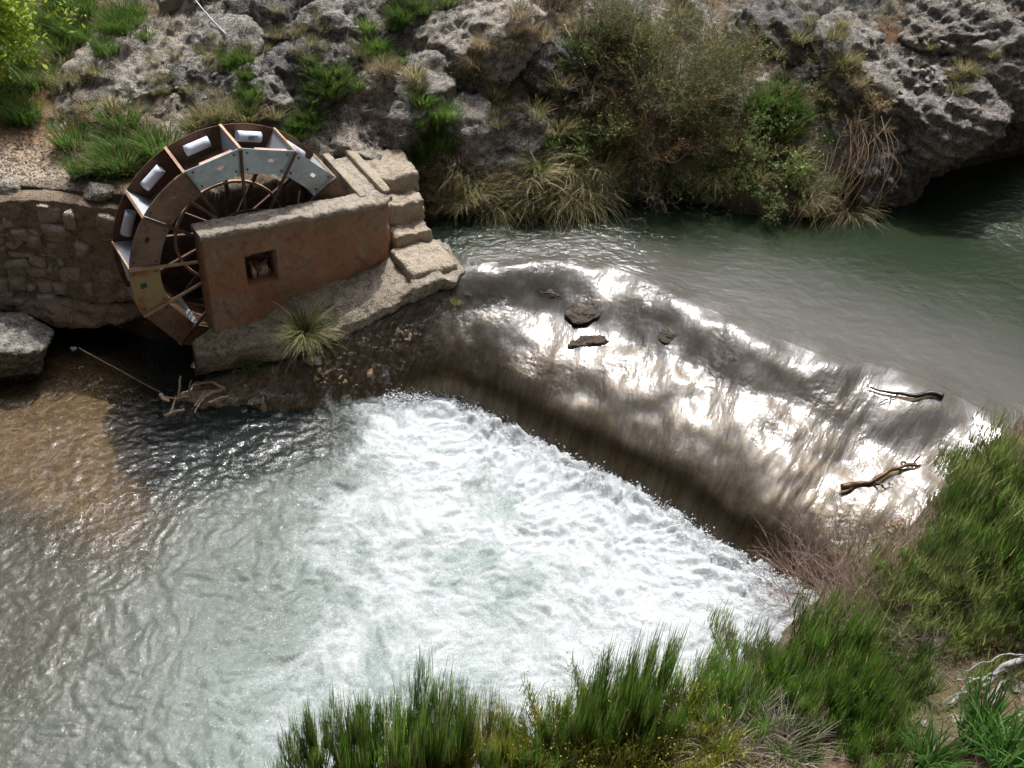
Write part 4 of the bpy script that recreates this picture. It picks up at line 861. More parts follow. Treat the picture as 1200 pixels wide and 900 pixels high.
# from here on pixels are looked up on the built rocks and terrain themselves
bpy.context.view_layer.update(); DG = bpy.context.evaluated_depsgraph_get()
def vhit(u, v):
    r = ray(u, v); rl = float(np.linalg.norm(r)); ok, loc, nrm, idx, ob, _m = S.ray_cast(DG, Vector(CAM), Vector(r / rl))
    if ok and ob.name.split(".")[0] in ("far_bank_terrain", "limestone_outcrop", "limestone_cliff"): return np.array(loc), float((Vector(loc) - Vector(CAM)).length)
    return hit(u, v)
for k, (u, v, w_, h_, lab) in enumerate([(1168, 62, 150, 110, "craggy grey block capping the cliff over the green pool"), (1120, 30, 130, 70, "broken grey rib at the back of the cliff top"), (1195, 15, 130, 80, "pitted grey crag highest on the cliff"), (1195, 120, 90, 90, "dark bulging rock on the far end of the cliff face")]):
    c = vhit(u, v)[0]; place_rock(u, v, w_, h_, lab, (M_LIME, M_LIME, M_LIME, M_LIMED)[k], 250 + k, 46, 0.8, 0.0, 0.4, -0.3, 0.3, 0.09, 11, 0.2, z=float(c[2]))
bpy.context.view_layer.update(); DG = bpy.context.evaluated_depsgraph_get()
# scree stones scattered on the slopes, countable ones as things
scr_protos = []
for k in range(6):
    V, Fq = rock((0.07, 0.055, 0.04), 8, 300 + k, 8, 0.12, 0.0, 9); scr_protos.append(mesh("loose_stone", V, Fq))
g = np.random.default_rng(12)
def scatter_stones(n, u0, u1, v0, v1, lab, grp, smin, smax, mat):
    for k in range(n):
        u, v = g.uniform(u0, u1), g.uniform(v0, v1); c, d = vhit(u, v); me = scr_protos[int(g.integers(6))]
        if not me.materials: me.materials.append(M_LIMEP)
        o = obj("loose_stone", me, None, None, (c[0], c[1], c[2] + 0.01), g.uniform(0, 6)); s_ = g.uniform(smin, smax); o.scale = (s_, s_ * g.uniform(0.7, 1.2), s_ * g.uniform(0.6, 1.1)); o.rotation_euler[0] = g.uniform(-0.4, 0.4)
        tag(o, lab, "stone", grp)
scatter_stones(46, 1000, 1120, 45, 125, "small pale loose stone on the scree slope above the cliff", "scree stones above the cliff", 0.5, 1.3, M_LIMEP)
scatter_stones(26, 180, 300, 70, 140, "small pale stone lodged in the pitted rock behind the wheel", "stones among the rocks behind the wheel", 0.4, 1.0, M_LIMEP)
scatter_stones(22, 370, 470, 60, 110, "small stone in the grass below the smooth pale stone", "stones in the upper grass", 0.4, 0.9, M_LIMEP)
# path gravel: uncountable
ngv = 2600; gu = g.uniform(-40, 130, ngv); gv_ = g.uniform(140, 240, ngv); Pg = np.array([at(a, b, 2.1) for a, b in zip(gu, gv_)]); okg = polydist(Pg[:, 0], Pg[:, 1], EDGE) > -0.02
Pg = Pg[okg]; Pg[:, 2] = hz(Pg[:, 0], Pg[:, 1]) + 0.004; ngv = len(Pg); sz = g.uniform(0.008, 0.024, ngv)
Vg = (Pg[:, None] + oc[None] * sz[:, None, None] * g.uniform(0.6, 1.4, (ngv, 1, 3)) * np.array([1, 1, 0.6])).reshape(-1, 3)
tag(kind(obj("path_gravel", mesh("path_gravel", Vg, (np.arange(ngv)[:, None, None] * 6 + of[None]).reshape(-1, 3), smooth=False), M_LIMEP), "stuff"), "pale gravel strewn over the path beside the wheel", "gravel")

# rocks breaking the sheet of water on the weir
def weir_z(x, y):
    k = np.argmin((rX - x) ** 2 + (rY - y) ** 2); return rzw[k]
def weir_at(u, v):
    z = 0.8
    for _ in range(12): c = at(u, v, z); z = weir_z(c[0], c[1])
    return at(u, v, z)
M_WETROCK = mat_rock("wet_dark_rock", (0.10, 0.075, 0.05), (0.03, 0.025, 0.02), (0.075, 0.055, 0.035), 0.5, 1.5, rough=0.3)
for k, (u, v, w_, h_, lab) in enumerate([(645, 341, 46, 12, "flat wet brown rock breaking the water at the weir crest"), (687, 362, 50, 34, "dark wet rock standing in the water on the weir"), (700, 398, 70, 14, "low wet rock ridge across the weir flow"), (782, 390, 28, 18, "small round dark rock in the weir flow")]):
    c = weir_at(u, v); d = np.linalg.norm(c - CAM); V, Fq = rock((w_ / 2 * d / FPX, h_ * 0.8 * d / FPX, 0.06), 22, 240 + k, 9, 0.2, 0.02, 14)
    tag(obj("wet_rock", mesh("wet_rock", V, Fq), M_WETROCK, None, (c[0], c[1], c[2] - 0.045), 0.2 * k), lab, "rock")

# ------------------------------------------------------------------ driftwood, beam, cable, debris
def wob(P, r0, r1, n=7, seed=0, amp=0.02):
    g_ = np.random.default_rng(seed); Q = catmull(P, 26); Q = Q + amp * np.stack([fbm(xyz(np.linspace(0, 4, 26), np.full(26, seed + q * 3.3)), 3, seed=seed + q) for q in range(3)], 1)
    return tube(Q, np.linspace(r0, r1, 26) * (1 + 0.25 * fbm(xyz(np.linspace(0, 6, 26), np.full(26, seed * 1.7)), 2, seed=seed)), n)
def branch(name, label, cat, pts, mat, r0, r1, seed, kids=(), group=None, amp=0.03):
    root = thing(name, label, cat, tuple(pts[0]), 0, group); base = np.array(pts[0])
    V, fs = wob(np.array(pts) - base, r0, r1, 7, seed, amp); obj("stem", mesh("stem", V, fs), mat, root)
    for i, (kp_, rr) in enumerate(kids):
        V, fs = wob(np.array(kp_) - base, rr, rr * 0.4, 6, seed + 7 + i, amp); obj("twig", mesh("twig", V, fs), mat, root)
    return root
# beam at the top
c0, _ = vhit(188, 16); c1, _ = vhit(250, -14); c0[2] += 0.10; c1[2] += 0.13
bt = c1 - c0; bl = np.linalg.norm(bt); bt /= bl; bs = np.cross(bt, [0, 0, 1]); bs /= np.linalg.norm(bs)
V, Fq = hexa([c0 - bs * 0.13 - [0, 0, 0.12], c1 - bs * 0.13 - [0, 0, 0.12], c1 + bs * 0.13 - [0, 0, 0.12], c0 + bs * 0.13 - [0, 0, 0.12], c0 - bs * 0.13 + [0, 0, 0.12], c1 - bs * 0.13 + [0, 0, 0.12], c1 + bs * 0.13 + [0, 0, 0.12], c0 + bs * 0.13 + [0, 0, 0.12]], 16, 8, 0.015, 251, 9)
tag(obj("timber_beam", mesh("timber_beam", V, Fq), M_LOG), "squared weathered grey timber beam lying at the top of the rocks", "beam")
ca_, _ = vhit(222, 2); cb_, _ = vhit(265, 44); ca_[2] += 0.16; cb_[2] += 0.05
V, fs = wob([ca_, (ca_ + cb_) / 2 - [0, 0, 0.03], cb_], 0.012, 0.012, 6, 3, 0.0); tag(obj("cable", mesh("cable", V, fs), M_CABLE), "thin pale cable running down from the timber beam over the rock", "cable")
# branch and driftwood caught on the weir
def wl(pp, lift=0.02): return [weir_at(u, v) + np.array([0, 0, lift]) for u, v in pp]
a_ = wl([(1105, 467), (1090, 463), (1072, 466), (1052, 464), (1036, 461), (1018, 456)], 0.035)
branch("caught_branch", "black wet branch caught on the crest of the weir", "branch", a_, M_BLACKW, 0.04, 0.010, 260, [(wl([(1052, 464), (1040, 470), (1030, 474)], 0.03), 0.012)])
a_ = wl([(985, 574), (1010, 568), (1040, 556), (1062, 548), (1078, 547)], 0.03)
branch("driftwood_stick", "forked wet brown stick lying on the lower weir", "driftwood", a_, M_WETW, 0.04, 0.016, 261, [(wl([(1050, 552), (1056, 545), (1068, 546), (1076, 540)], 0.04), 0.02), (wl([(1020, 565), (1032, 572), (1046, 571)], 0.03), 0.014)], amp=0.10)
c = weir_at(1050, 617); V, Fq = rock((0.16, 0.10, 0.035), 18, 262, 9, 0.35, 0.0, 9); tag(obj("driftwood_chunk", mesh("driftwood_chunk", V, Fq), M_WETW, None, (c[0], c[1], c[2] + 0.01), 0.5), "brown ragged chunk of driftwood on the weir by the broom shrub", "driftwood")
V, fs = wob(wl([(1020, 634), (1034, 630), (1052, 628)], 0.02), 0.015, 0.008, 6, 263); tag(obj("driftwood_splinter", mesh("driftwood_splinter", V, fs), M_WETW), "thin brown splinter beside the ragged driftwood chunk", "driftwood")
# pole lying in the dark tail race
pa, pb2 = at(92, 408, 0.30), at(192, 462, 0.06); V, fs = wob([pa, (pa + pb2) / 2, pb2], 0.012, 0.009, 7, 264, 0.01); tag(obj("pole", mesh("pole", V, fs), M_LOG), "long thin pole slanting down into the dark water below the wheel", "pole")
V, Fq = rock((0.05, 0.04, 0.03), 8, 265, 7, 0.1, 0, 9); tag(obj("white_stone", mesh("white_stone", V, Fq), M_LIMEP, None, tuple(at(86, 409, 0.33))), "small white stone at the upper end of the pole", "stone")
# heap of sticks
g = np.random.default_rng(31)
STL = ["thick bleached stick lying along the water's edge below the ledge", "thick sloping stick at the ledge side of the washed up heap", "tall upright stick standing out of the washed up heap", "short upright peg beside the tall upright stick", "thin stick lying flat across the top of the heap", "bent stick end pointing down at the mud beside the heap", "thin stick leaning inside the middle of the heap", "long thin stick lying behind the upright ones", "thin stick propped between the thick one and the upright one", "thin stick slanting from the heap into the water", "stubby chunk of wood at the dark race side of the heap", "thin stick half off the heap towards the red clod"]
heap = [((194, 488), (216, 480), 0.035), ((232, 470), (262, 456), 0.03), ((208, 470), (211, 440), 0.02), ((222, 462), (224, 446), 0.014), ((226, 452), (252, 448), 0.016), ((250, 448), (264, 455), 0.022), ((228, 476), (240, 458), 0.014), ((192, 466), (222, 464), 0.016), ((200, 486), (206, 464), 0.012), ((238, 468), (228, 484), 0.012), ((188, 462), (198, 470), 0.03), ((244, 472), (268, 464), 0.016)]
for k, (p0, p1, r_) in enumerate(heap):
    q0, q1 = at(*p0, 0.10 + 0.02 * k), at(*p1, 0.14 + 0.02 * k + (0.2 if k in (2, 3) else 0)); V, fs = wob([q0, (q0 + q1) / 2 + g.normal(0, 0.015, 3), q1], r_, r_ * 0.6, 7, 270 + k, 0.02)
    tag(obj("washed_up_stick", mesh("washed_up_stick", V, fs), M_STICK), STL[k], "stick", "sticks heaped below the ledge")
c = at(255, 462, 0.02); V, Fq = rock((0.55, 0.25, 0.12), 26, 280, 9, 0.25, 0.04, 9); tag(obj("mud_bank", mesh("mud_bank", V, Fq), M_MORTAR, None, (c[0], c[1], -0.02), 0.5), "low reddish brown mud bank under the heap of sticks", "mud bank")
c = at(335, 440, 0.1); V, Fq = rock((0.35, 0.2, 0.14), 26, 281, 9, 0.25, 0.04, 9); tag(obj("red_clod", mesh("red_clod", V, Fq), M_RUSTD, None, (c[0], c[1], 0.05), 0.4), "rust red wet clod below the drooping tussock", "rock")

# ------------------------------------------------------------------ vegetation
def blades(n, seed, spread, length, width, lean, droop, seg=4, cols=((0.06, 0.12, 0.02),), cvar=0.25, az=None, lmin=0.5, base=None, power=0.5, tipcol=None):
    """ribbon blades growing from a small disc; returns (V, F, col)"""
    g_ = np.random.default_rng(seed)
    a = g_.uniform(0, 2 * math.pi, n); rr = spread * g_.uniform(0, 1, n) ** power
    B = np.stack([rr * np.cos(a), rr * np.sin(a), np.zeros(n)], 1) if base is None else np.asarray(base)
    phi = a + g_.normal(0, 0.5, n) if az is None else az + g_.normal(0, 0.55, n)
    D = np.stack([np.cos(phi), np.sin(phi), 0 * phi], 1); Lh = length * g_.uniform(lmin, 1, n); th0 = lean * np.abs(g_.normal(0.6, 0.4, n)); dr_ = droop * g_.uniform(0.5, 1.3, n)
    sv = np.stack([-np.sin(phi), np.cos(phi), 0 * phi], 1); tw = g_.uniform(-0.9, 0.9, n); sv = sv * np.cos(tw)[:, None] + D * np.sin(tw)[:, None]
    P = B.copy(); rows = []
    cb = np.asarray(cols)[g_.integers(0, len(cols), n)] * (1 + g_.uniform(-cvar, cvar, n))[:, None]; crow = []
    for k in range(seg + 1):
        t = k / seg; wd = width * (1 - t ** 1.6) + 0.0008
        rows.append(np.stack([P - sv * wd / 2, P + sv * wd / 2], 1)); cc = cb if tipcol is None else cb * (1 - t * t) + np.asarray(tipcol) * t * t
        crow.append(np.stack([cc, cc], 1))
        th = th0 + dr_ * t ** 1.3; P = P + (Lh / seg)[:, None] * (np.array([0, 0, 1.0]) * np.cos(th)[:, None] + D * np.sin(th)[:, None])
    V = np.stack(rows, 1).reshape(-1, 3); C_ = np.stack(crow, 1).reshape(-1, 3)
    b0 = np.arange(n)[:, None] * (2 * (seg + 1)); k = np.arange(seg)[None] * 2
    f = np.stack([b0 + k, b0 + k + 1, b0 + k + 3, b0 + k + 2], -1).reshape(-1, 4)
    return V, f, C_
def leaves(Pts, size, seed, cols, cvar=0.3, up=0.4, asp=0.5):
    g_ = np.random.default_rng(seed); n = len(Pts); N = g_.normal(0, 1, (n, 3)) + [0, 0, up]; N /= np.linalg.norm(N, axis=1)[:, None]
    A = np.cross(N, g_.normal(0, 1, (n, 3))); A /= np.linalg.norm(A, axis=1)[:, None]; B = np.cross(N, A); s = (size * g_.uniform(0.6, 1.3, n))[:, None]
    q = np.stack([Pts - A * s, Pts - B * s * asp + N * s * 0.12, Pts + A * s, Pts + B * s * asp + N * s * 0.12], 1).reshape(-1, 3)
    c = np.asarray(cols)[g_.integers(0, len(cols), n)] * (1 + g_.uniform(-cvar, cvar, n))[:, None]
    return q, np.arange(n * 4).reshape(n, 4), np.repeat(c, 4, 0)
def twigs(seed, n, length, r0, spread, lean, levels=2, kids=6, cols=((0.12, 0.08, 0.05),), ks=0.5, azc=None):
    """branching ribbons; returns geometry and the twig points for leaves"""
    g_ = np.random.default_rng(seed); parts = []; tips = []
    def grow(B, D, Lh, r, lev):
        m = len(B); seg = 4; P = B.copy(); rows = []; pts = []
        S_ = np.cross(D, g_.normal(0, 1, (m, 3))); S_ /= np.linalg.norm(S_, axis=1)[:, None] + 1e-9; Dk = D.copy()
        for k in range(seg + 1):
            wd = r * (1 - 0.75 * k / seg); rows.append(np.stack([P - S_ * wd[:, None], P + S_ * wd[:, None]], 1)); pts.append(P.copy())
            Dk = Dk + g_.normal(0, 0.13, (m, 3)); Dk /= np.linalg.norm(Dk, axis=1)[:, None]; P = P + Dk * (Lh / seg)[:, None]
        V = np.stack(rows, 1).reshape(-1, 3); b0 = np.arange(m)[:, None] * (2 * (seg + 1)); k = np.arange(seg)[None] * 2
        f = np.stack([b0 + k, b0 + k + 1, b0 + k + 3, b0 + k + 2], -1).reshape(-1, 4)
        c = np.asarray(cols)[g_.integers(0, len(cols), m)] * (1 + g_.uniform(-0.3, 0.3, m))[:, None]; parts.append((V, f, np.repeat(c, 2 * (seg + 1), 0)))
        pts = np.stack(pts, 1); tips.append(pts[:, 2:].reshape(-1, 3))
        if lev > 0:
            idx = np.repeat(np.arange(m), kids); t = g_.uniform(0.25, 1, m * kids) * seg; i = np.minimum(t.astype(int), seg - 1); fr = (t - i)[:, None]
            Bn = pts[idx, i] * (1 - fr) + pts[idx, i + 1] * fr; Dn = Dk[idx] + g_.normal(0, ks, (m * kids, 3)) + [0, 0, 0.15]; Dn /= np.linalg.norm(Dn, axis=1)[:, None]
            grow(Bn, Dn, Lh[idx] * g_.uniform(0.35, 0.65, m * kids), r[idx] * 0.5, lev - 1)
    a = g_.uniform(0, 2 * math.pi, n); rr = spread * g_.uniform(0, 1, n) ** 0.5; B = np.stack([rr * np.cos(a), rr * np.sin(a), 0 * a], 1); ln0 = lean * g_.uniform(0.2, 1.2, n)
    a2 = a + g_.normal(0, 0.6, n) if azc is None else azc + g_.normal(0, 0.5, n)
    D = np.stack([np.sin(ln0) * np.cos(a2), np.sin(ln0) * np.sin(a2), np.cos(ln0)], 1); grow(B, D, length * g_.uniform(0.6, 1, n), np.full(n, r0), levels)
    return parts, np.concatenate(tips)
RAW = {}
def fol(name, parts):
    V, f, c = join(parts); me = mesh(name, V, f, col=c, smooth=True); RAW[me.name] = (V, f, c); return me
GREEN = ((0.08, 0.15, 0.024), (0.06, 0.12, 0.02), (0.11, 0.165, 0.035)); OLIVE = ((0.12, 0.14, 0.04), (0.16, 0.165, 0.06), (0.09, 0.115, 0.03)); DRY = ((0.30, 0.24, 0.14), (0.24, 0.19, 0.11), (0.36, 0.30, 0.19)); LIVE = ((0.065, 0.15, 0.022), (0.085, 0.18, 0.03), (0.06, 0.12, 0.02), (0.11, 0.16, 0.04))
tuft_g = [fol("grass_blades", [blades(190, 400 + k, 0.13, 0.34, 0.009, 0.5, 0.9, 4, GREEN)]) for k in range(3)]
tuft_l = [fol("grass_blades", [blades(230, 410 + k, 0.15, 0.38, 0.010, 0.5, 0.9, 4, LIVE), blades(55, 415 + k, 0.14, 0.4, 0.006, 0.7, 0.9, 4, DRY)]) for k in range(3)]
tuft_m = [fol("grass_blades", [blades(110, 420 + k, 0.13, 0.30, 0.008, 0.6, 1.0, 4, OLIVE), blades(80, 425 + k, 0.13, 0.36, 0.006, 0.7, 1.0, 4, DRY)]) for k in range(3)]
tuft_d = [fol("grass_blades", [blades(170, 430 + k, 0.12, 0.34, 0.007, 0.7, 1.2, 4, DRY), blades(30, 435 + k, 0.1, 0.25, 0.007, 0.6, 1.0, 4, OLIVE)]) for k in range(3)]
tuss = [fol("grass_blades", [blades(300, 440 + k, 0.16, 0.78, 0.008, 0.55, 2.3, 7, DRY + OLIVE, lmin=0.45), blades(160, 445 + k, 0.14, 0.6, 0.008, 0.4, 1.6, 6, GREEN[:2] + OLIVE, lmin=0.4)]) for k in range(3)]
herb = [fol("small_leaves", [leaves(np.random.default_rng(450 + k).normal(0, 1, (130, 3)) * [0.11, 0.11, 0.06] + [0, 0, 0.09], 0.022, 455 + k, ((0.10, 0.17, 0.05), (0.15, 0.21, 0.08), (0.07, 0.13, 0.04))), blades(40, 458 + k, 0.08, 0.2, 0.005, 0.5, 0.6, 3, OLIVE)]) for k in range(2)]
g = np.random.default_rng(77)
def tuft(u, v, protos, label, group, s=1.0, name="grass_tuft", cat="grass", z=None, sj=0.3, surf=hz):
    if z is None: c, _ = vhit(u, v)
    else: c = at(u, v, z)
    o = obj(name, protos[int(g.integers(len(protos)))], M_FOL, None, (c[0], c[1], c[2] - 0.02), g.uniform(0, 6.28)); k = s * g.uniform(1 - sj, 1 + sj); o.scale = (k, k, k * g.uniform(0.85, 1.15))
    o.rotation_euler[0] = g.uniform(-0.12, 0.12) + 0.22
    return tag(o, label, cat, group)
def patch(n, cu, cv, su, sv, protos, label, group, s=1.0, **kw):
    if n >= 6 or protos is herb:                                  # dense growth nobody could count: one mass
        parts = []
        for k in range(n):
            u, v = cu + g.normal(0, su), cv + g.normal(0, sv); c = vhit(u, v)[0] if kw.get("z") is None else at(u, v, kw["z"])
            V, f, cc = RAW[protos[int(g.integers(len(protos)))].name]; a = g.uniform(0, 6.28); k_ = s * g.uniform(0.7, 1.3)
            Q = np.stack([V[:, 0] * math.cos(a) - V[:, 1] * math.sin(a), V[:, 0] * math.sin(a) + V[:, 1] * math.cos(a), V[:, 2]], 1) * k_
            Q[:, 1] -= 0.2 * Q[:, 2]; parts.append((Q + c - [0, 0, 0.02], f, cc * g.uniform(0.75, 1.25)))
        nm = "leafy_growth" if protos is herb else "grass_growth"
        return tag(kind(obj(nm, fol(nm, parts), M_FOL), "stuff"), label, kw.get("cat", "grass"))
    for k in range(n): tuft(cu + g.normal(0, su), cv + g.normal(0, sv), protos, label, group, s, **kw)
patch(24, 150, 182, 24, 17, tuft_l, "lush green long grass between the path slabs and the waterwheel", "lush grass beside the wheel", 1.15)
patch(22, 15, 95, 18, 32, tuft_l, "bright green grass growing under the yellow green tree", "grass under the young tree", 1.1)
patch(16, 80, 35, 30, 22, tuft_g, "green grass on the slope above the orange path", "grass above the path", 1.0)
patch(10, 140, 30, 25, 18, tuft_g, "green grass growing next to the timber beam", "grass next to the beam", 1.0)
patch(9, 70, 95, 22, 18, tuft_m, "thin yellowed grass on the orange path slope", "thin grass on the path slope", 0.8)
patch(8, 100, 130, 20, 12, tuft_d, "dry brown grass on the pale crag beside the path", "dry grass on the crag", 0.8)
patch(12, 262, 140, 34, 8, tuft_m, "mixed dry and green grass at the back of the wheel rim", "grass at the back of the wheel", 0.9)
patch(8, 285, 85, 8, 20, tuft_g, "green grass in the gully between the dark crags", "grass in the gully", 0.9)
patch(14, 383, 95, 17, 14, tuft_l, "fresh green grass on the shelf above the wheel end", "fresh grass on the shelf", 0.85)
patch(10, 445, 60, 18, 12, tuft_g, "green grass growing below the smooth pale stone", "grass below the smooth stone", 0.85)
patch(8, 492, 12, 18, 8, tuft_l, "light green grass at the top of the limestone rib", "grass atop the rib", 0.9)
patch(8, 350, 148, 14, 6, tuft_g, "short green grass between the wheel and the rugged rock", "tufts by the rugged rock", 0.7)
patch(6, 450, 82, 10, 8, tuft_d, "dry grass hanging over the weathered grey ledge", "dry tufts on the ledge rock", 0.8)
patch(3, 490, 100, 8, 6, tuft_m, "olive tuft growing on the cracked boulder", "tufts on the cracked boulder", 0.9)
patch(5, 552, 75, 8, 12, tuft_d, "golden dry tuft under the limestone rib", "golden tufts under the rib", 0.9)
patch(12, 505, 165, 14, 24, tuft_g, "green grass filling the cleft above the steps", "tufts in the cleft", 0.9)
patch(8, 515, 215, 10, 18, tuft_d, "dry hanging grass right beside the steps", "dry tufts beside the steps", 0.9)
patch(12, 665, 130, 22, 28, tuft_m, "mixed grass on the shaded slope left of the twiggy shrub", "tufts left of the shrub", 1.1)
patch(12, 680, 175, 22, 16, tuft_g, "green grass above the drooping tussocks", "green tufts above the tussocks", 1.1)
patch(14, 905, 140, 16, 22, tuft_l, "vivid green grass clump right of the twiggy shrub", "vivid green clump", 1.15)
patch(16, 900, 190, 32, 22, tuft_m, "mixed grass on the bank between the green clump and the water", "tufts above the waterline", 1.1)
patch(9, 975, 60, 24, 22, tuft_m, "grey green grass on the stony slope", "tufts on the stony slope", 0.9)
patch(7, 1035, 125, 20, 14, tuft_d, "dry grass at the edge of the scree", "dry tufts at the scree", 0.9)
patch(7, 1120, 70, 30, 18, tuft_m, "small grass growth on the rock above the cliff", "tufts above the cliff", 0.7)
patch(10, 720, 60, 40, 22, tuft_m, "shaded grass under the tall shrub top", "tufts under the tall shrub", 1.0)
patch(8, 620, 40, 30, 20, tuft_d, "dead grass on the dark rocks at the top", "dead tufts at the top", 0.9)
patch(6, 590, 125, 12, 8, tuft_m, "grass on the shoulder of the rounded boulder", "tufts on the rounded boulder", 0.7)
patch(20, 330, 45, 70, 25, tuft_m, "grass in the cracks of the lichen covered crag", "tufts in the crag", 0.6)
patch(30, 210, 80, 60, 32, tuft_m, "sparse grass in the broken limestone shelf", "tufts in the limestone shelf", 0.5)
# drooping tussocks by the water
for k, (u, v, s_, lab) in enumerate([(600, 232, 1.0, "dry drooping tussock trailing in the water below the rounded boulder"), (640, 226, 1.1, "broad drooping tussock with blades touching the river"), (565, 226, 0.8, "small drooping tussock beside the wedged boulder"), (668, 205, 1.1, "pale yellow drooping tussock above the river edge"), (700, 198, 1.0, "arching tussock under the bare branches"), (625, 200, 0.8, "short drooping tussock on the boulder foot"), (830, 205, 0.9, "tussock at the base of the twiggy shrub"), (885, 222, 0.9, "drooping tussock above the small ripples"), (740, 190, 1.0, "dark tussock under the reddish twigs"), (720, 222, 0.8, "tussock hanging over the dark water below the crooked branch"), (775, 222, 0.8, "ragged tussock at the waterline under the reddish shrub"), (930, 225, 0.8, "dry tussock beside the reeds"), (850, 228, 0.8, "olive tussock dipping into the ripples")]):
    o = tuft(u, v, tuss, lab, "drooping tussocks along the bank", s_, "tussock", "tussock", sj=0.08); o.rotation_euler[0] = 0.5
o = tuft(357, 392, tuss, "drooping dry green tussock growing on the concrete ledge", None, 0.95, "tussock", "tussock", z=0.78, sj=0.02); o.rotation_euler[0] = 0.45
patch(5, 305, 420, 14, 6, herb, "small leafy plants with pale flowers below the ledge", "leafy plants below the ledge", 0.9, name="leafy_plant", cat="plant", z=0.32)
patch(5, 545, 345, 9, 9, tuft_m, "dark wet tuft at the corner of the ledge", "wet tufts at the ledge corner", 0.4, z=0.96)
patch(34, 815, 228, 75, 12, herb, "small leaved plants hanging over the waterline", "leafy plants at the waterline", 1.1, name="leafy_plant", cat="plant")
patch(8, 690, 75, 20, 20, herb, "shaded leafy plants below the top rocks", "shaded leafy plants", 1.0, name="leafy_plant", cat="plant")
patch(5, 960, 130, 20, 20, herb, "leafy plants on the stony bank", "leafy plants on the stony bank", 0.9, name="leafy_plant", cat="plant")
strw = [fol("grass_blades", [blades(420, 470 + k, 0.22, 1.0, 0.008, 0.75, 2.1, 7, ((0.52, 0.44, 0.28), (0.42, 0.35, 0.21), (0.32, 0.28, 0.15), (0.22, 0.24, 0.09)), lmin=0.35)]) for k in range(3)]
for k, (u, v, s_, lab) in enumerate([(530, 222, 0.8, "straw coloured tussock hanging beside the lowest steps"), (556, 238, 0.8, "straw tussock whose tips brush the bright ripples by the steps"), (585, 243, 0.9, "straw tussock drooping at the foot of the rounded boulder"), (612, 240, 1.0, "wide straw tussock fanning out over the water"), (645, 240, 1.0, "long straw tussock trailing blades in the dark river"), (672, 228, 1.1, "largest pale straw tussock right of the rounded boulder"), (700, 225, 0.9, "straw tussock under the arching one"), (660, 195, 1.0, "high straw tussock above the trailing ones"), (632, 215, 0.9, "straw tussock against the flank of the rounded boulder"), (950, 250, 0.7, "straw clump dipping under the reeds"), (985, 255, 0.8, "straw clump bent flat at the reed tips"), (810, 225, 0.7, "faded straw tussock under the low olive bush")]):
    o = tuft(u, v, strw, lab, "straw tussocks along the waterline", s_, "tussock", "tussock", sj=0.06); o.rotation_euler[0] = 0.55; o.location[2] = max(o.location[2], 1.22)
# arching reeds over the pool
c, _ = hit(1000, 150); c[2] += 0.05
reed = thing("reed_clump", "arching straw brown reed stems sweeping down to the green water", "reeds", tuple(c))
reedcol = ((0.20, 0.14, 0.08), (0.27, 0.205, 0.13), (0.14, 0.09, 0.05))
for k in range(46):
    g_ = np.random.default_rng(500 + k); e = at(g_.uniform(925, 1022), g_.uniform(245, 278), 1.25) - c; s0 = g_.normal(0, 0.16, 3) * [1, 1, 0.4]
    s0 = s0 + np.array([0.35 * g_.uniform(-0.3, 1), 0.3 * g_.uniform(-0.5, 1), 0.25 * g_.uniform(0, 1)]); mid = s0 * 0.45 + e * 0.55 + np.array([g_.uniform(0.0, 0.45), -0.05, g_.uniform(0.15, 0.45)])
    V, fs = tube(catmull([s0, mid, e * 0.93 + np.array([0.05, 0, 0.12]), e], 14), np.linspace(0.006, 0.0025, 14) * g_.uniform(0.6, 1.2), 4, cap=False)
    me = mesh("reed_stem", V, fs, col=np.broadcast_to(np.asarray(reedcol[k % 3]) * g_.uniform(0.7, 1.3), (len(V), 3))); obj("reed_stem", me, M_FOL, reed)
# twiggy shrubs
TW = ((0.13, 0.085, 0.05), (0.16, 0.115, 0.07), (0.10, 0.075, 0.05))
def shrub(u, v, seed, n, length, label, lean=0.55, kids=7, lv=2, lc=None, nl=2500, ls=0.02, spread=0.25, tcols=TW, name="twiggy_shrub", tilt=0.15, azc=None, surf=hz, z=None, ks=0.5):
    c = vhit(u, v)[0] if z is None else at(u, v, z)
    root = thing(name, label, "shrub", tuple(c - [0, 0, 0.05])); root.rotation_euler[0] = tilt
    parts, tp = twigs(seed, n, length, 0.013, spread, lean, lv, kids, tcols, ks, azc); kind(obj("twigs", fol("twigs", parts), M_FOL, root), "stuff")
    if lc is not None:
        g_ = np.random.default_rng(seed + 1); q = tp[g_.integers(0, len(tp), nl)] + g_.normal(0, 0.02, (nl, 3)); kind(obj("leaves", fol("leaves", [leaves(q, ls, seed + 2, lc)]), M_FOL, root), "stuff")
    return root
LEAFO = ((0.13, 0.17, 0.05), (0.10, 0.14, 0.04), (0.17, 0.20, 0.07)); LEAFG = ((0.10, 0.17, 0.04), (0.14, 0.20, 0.06), (0.18, 0.23, 0.09)); LEAFR = ((0.20, 0.09, 0.045), (0.15, 0.08, 0.04), (0.11, 0.10, 0.04))
shrub(790, 130, 601, 34, 1.25, "tall twiggy olive brown shrub in the middle of the far bank", 0.5, 9, 2, LEAFO + LEAFG, 9000, 0.017, 0.38)
shrub(755, 170, 602, 26, 0.85, "reddish brown twiggy shrub above the overhanging dead branches", 0.75, 8, 2, LEAFR + LEAFO[:1], 3600, 0.016, 0.35)
shrub(835, 165, 603, 22, 0.85, "leafy green shrub right of the reddish twigs", 0.7, 7, 2, LEAFG, 4200, 0.022, 0.35)
shrub(850, 85, 604, 18, 0.8, "small shrub with pale yellow green leaves near the black rock", 0.5, 7, 2, ((0.22, 0.25, 0.07), (0.18, 0.22, 0.06)), 1100, 0.02, 0.25)
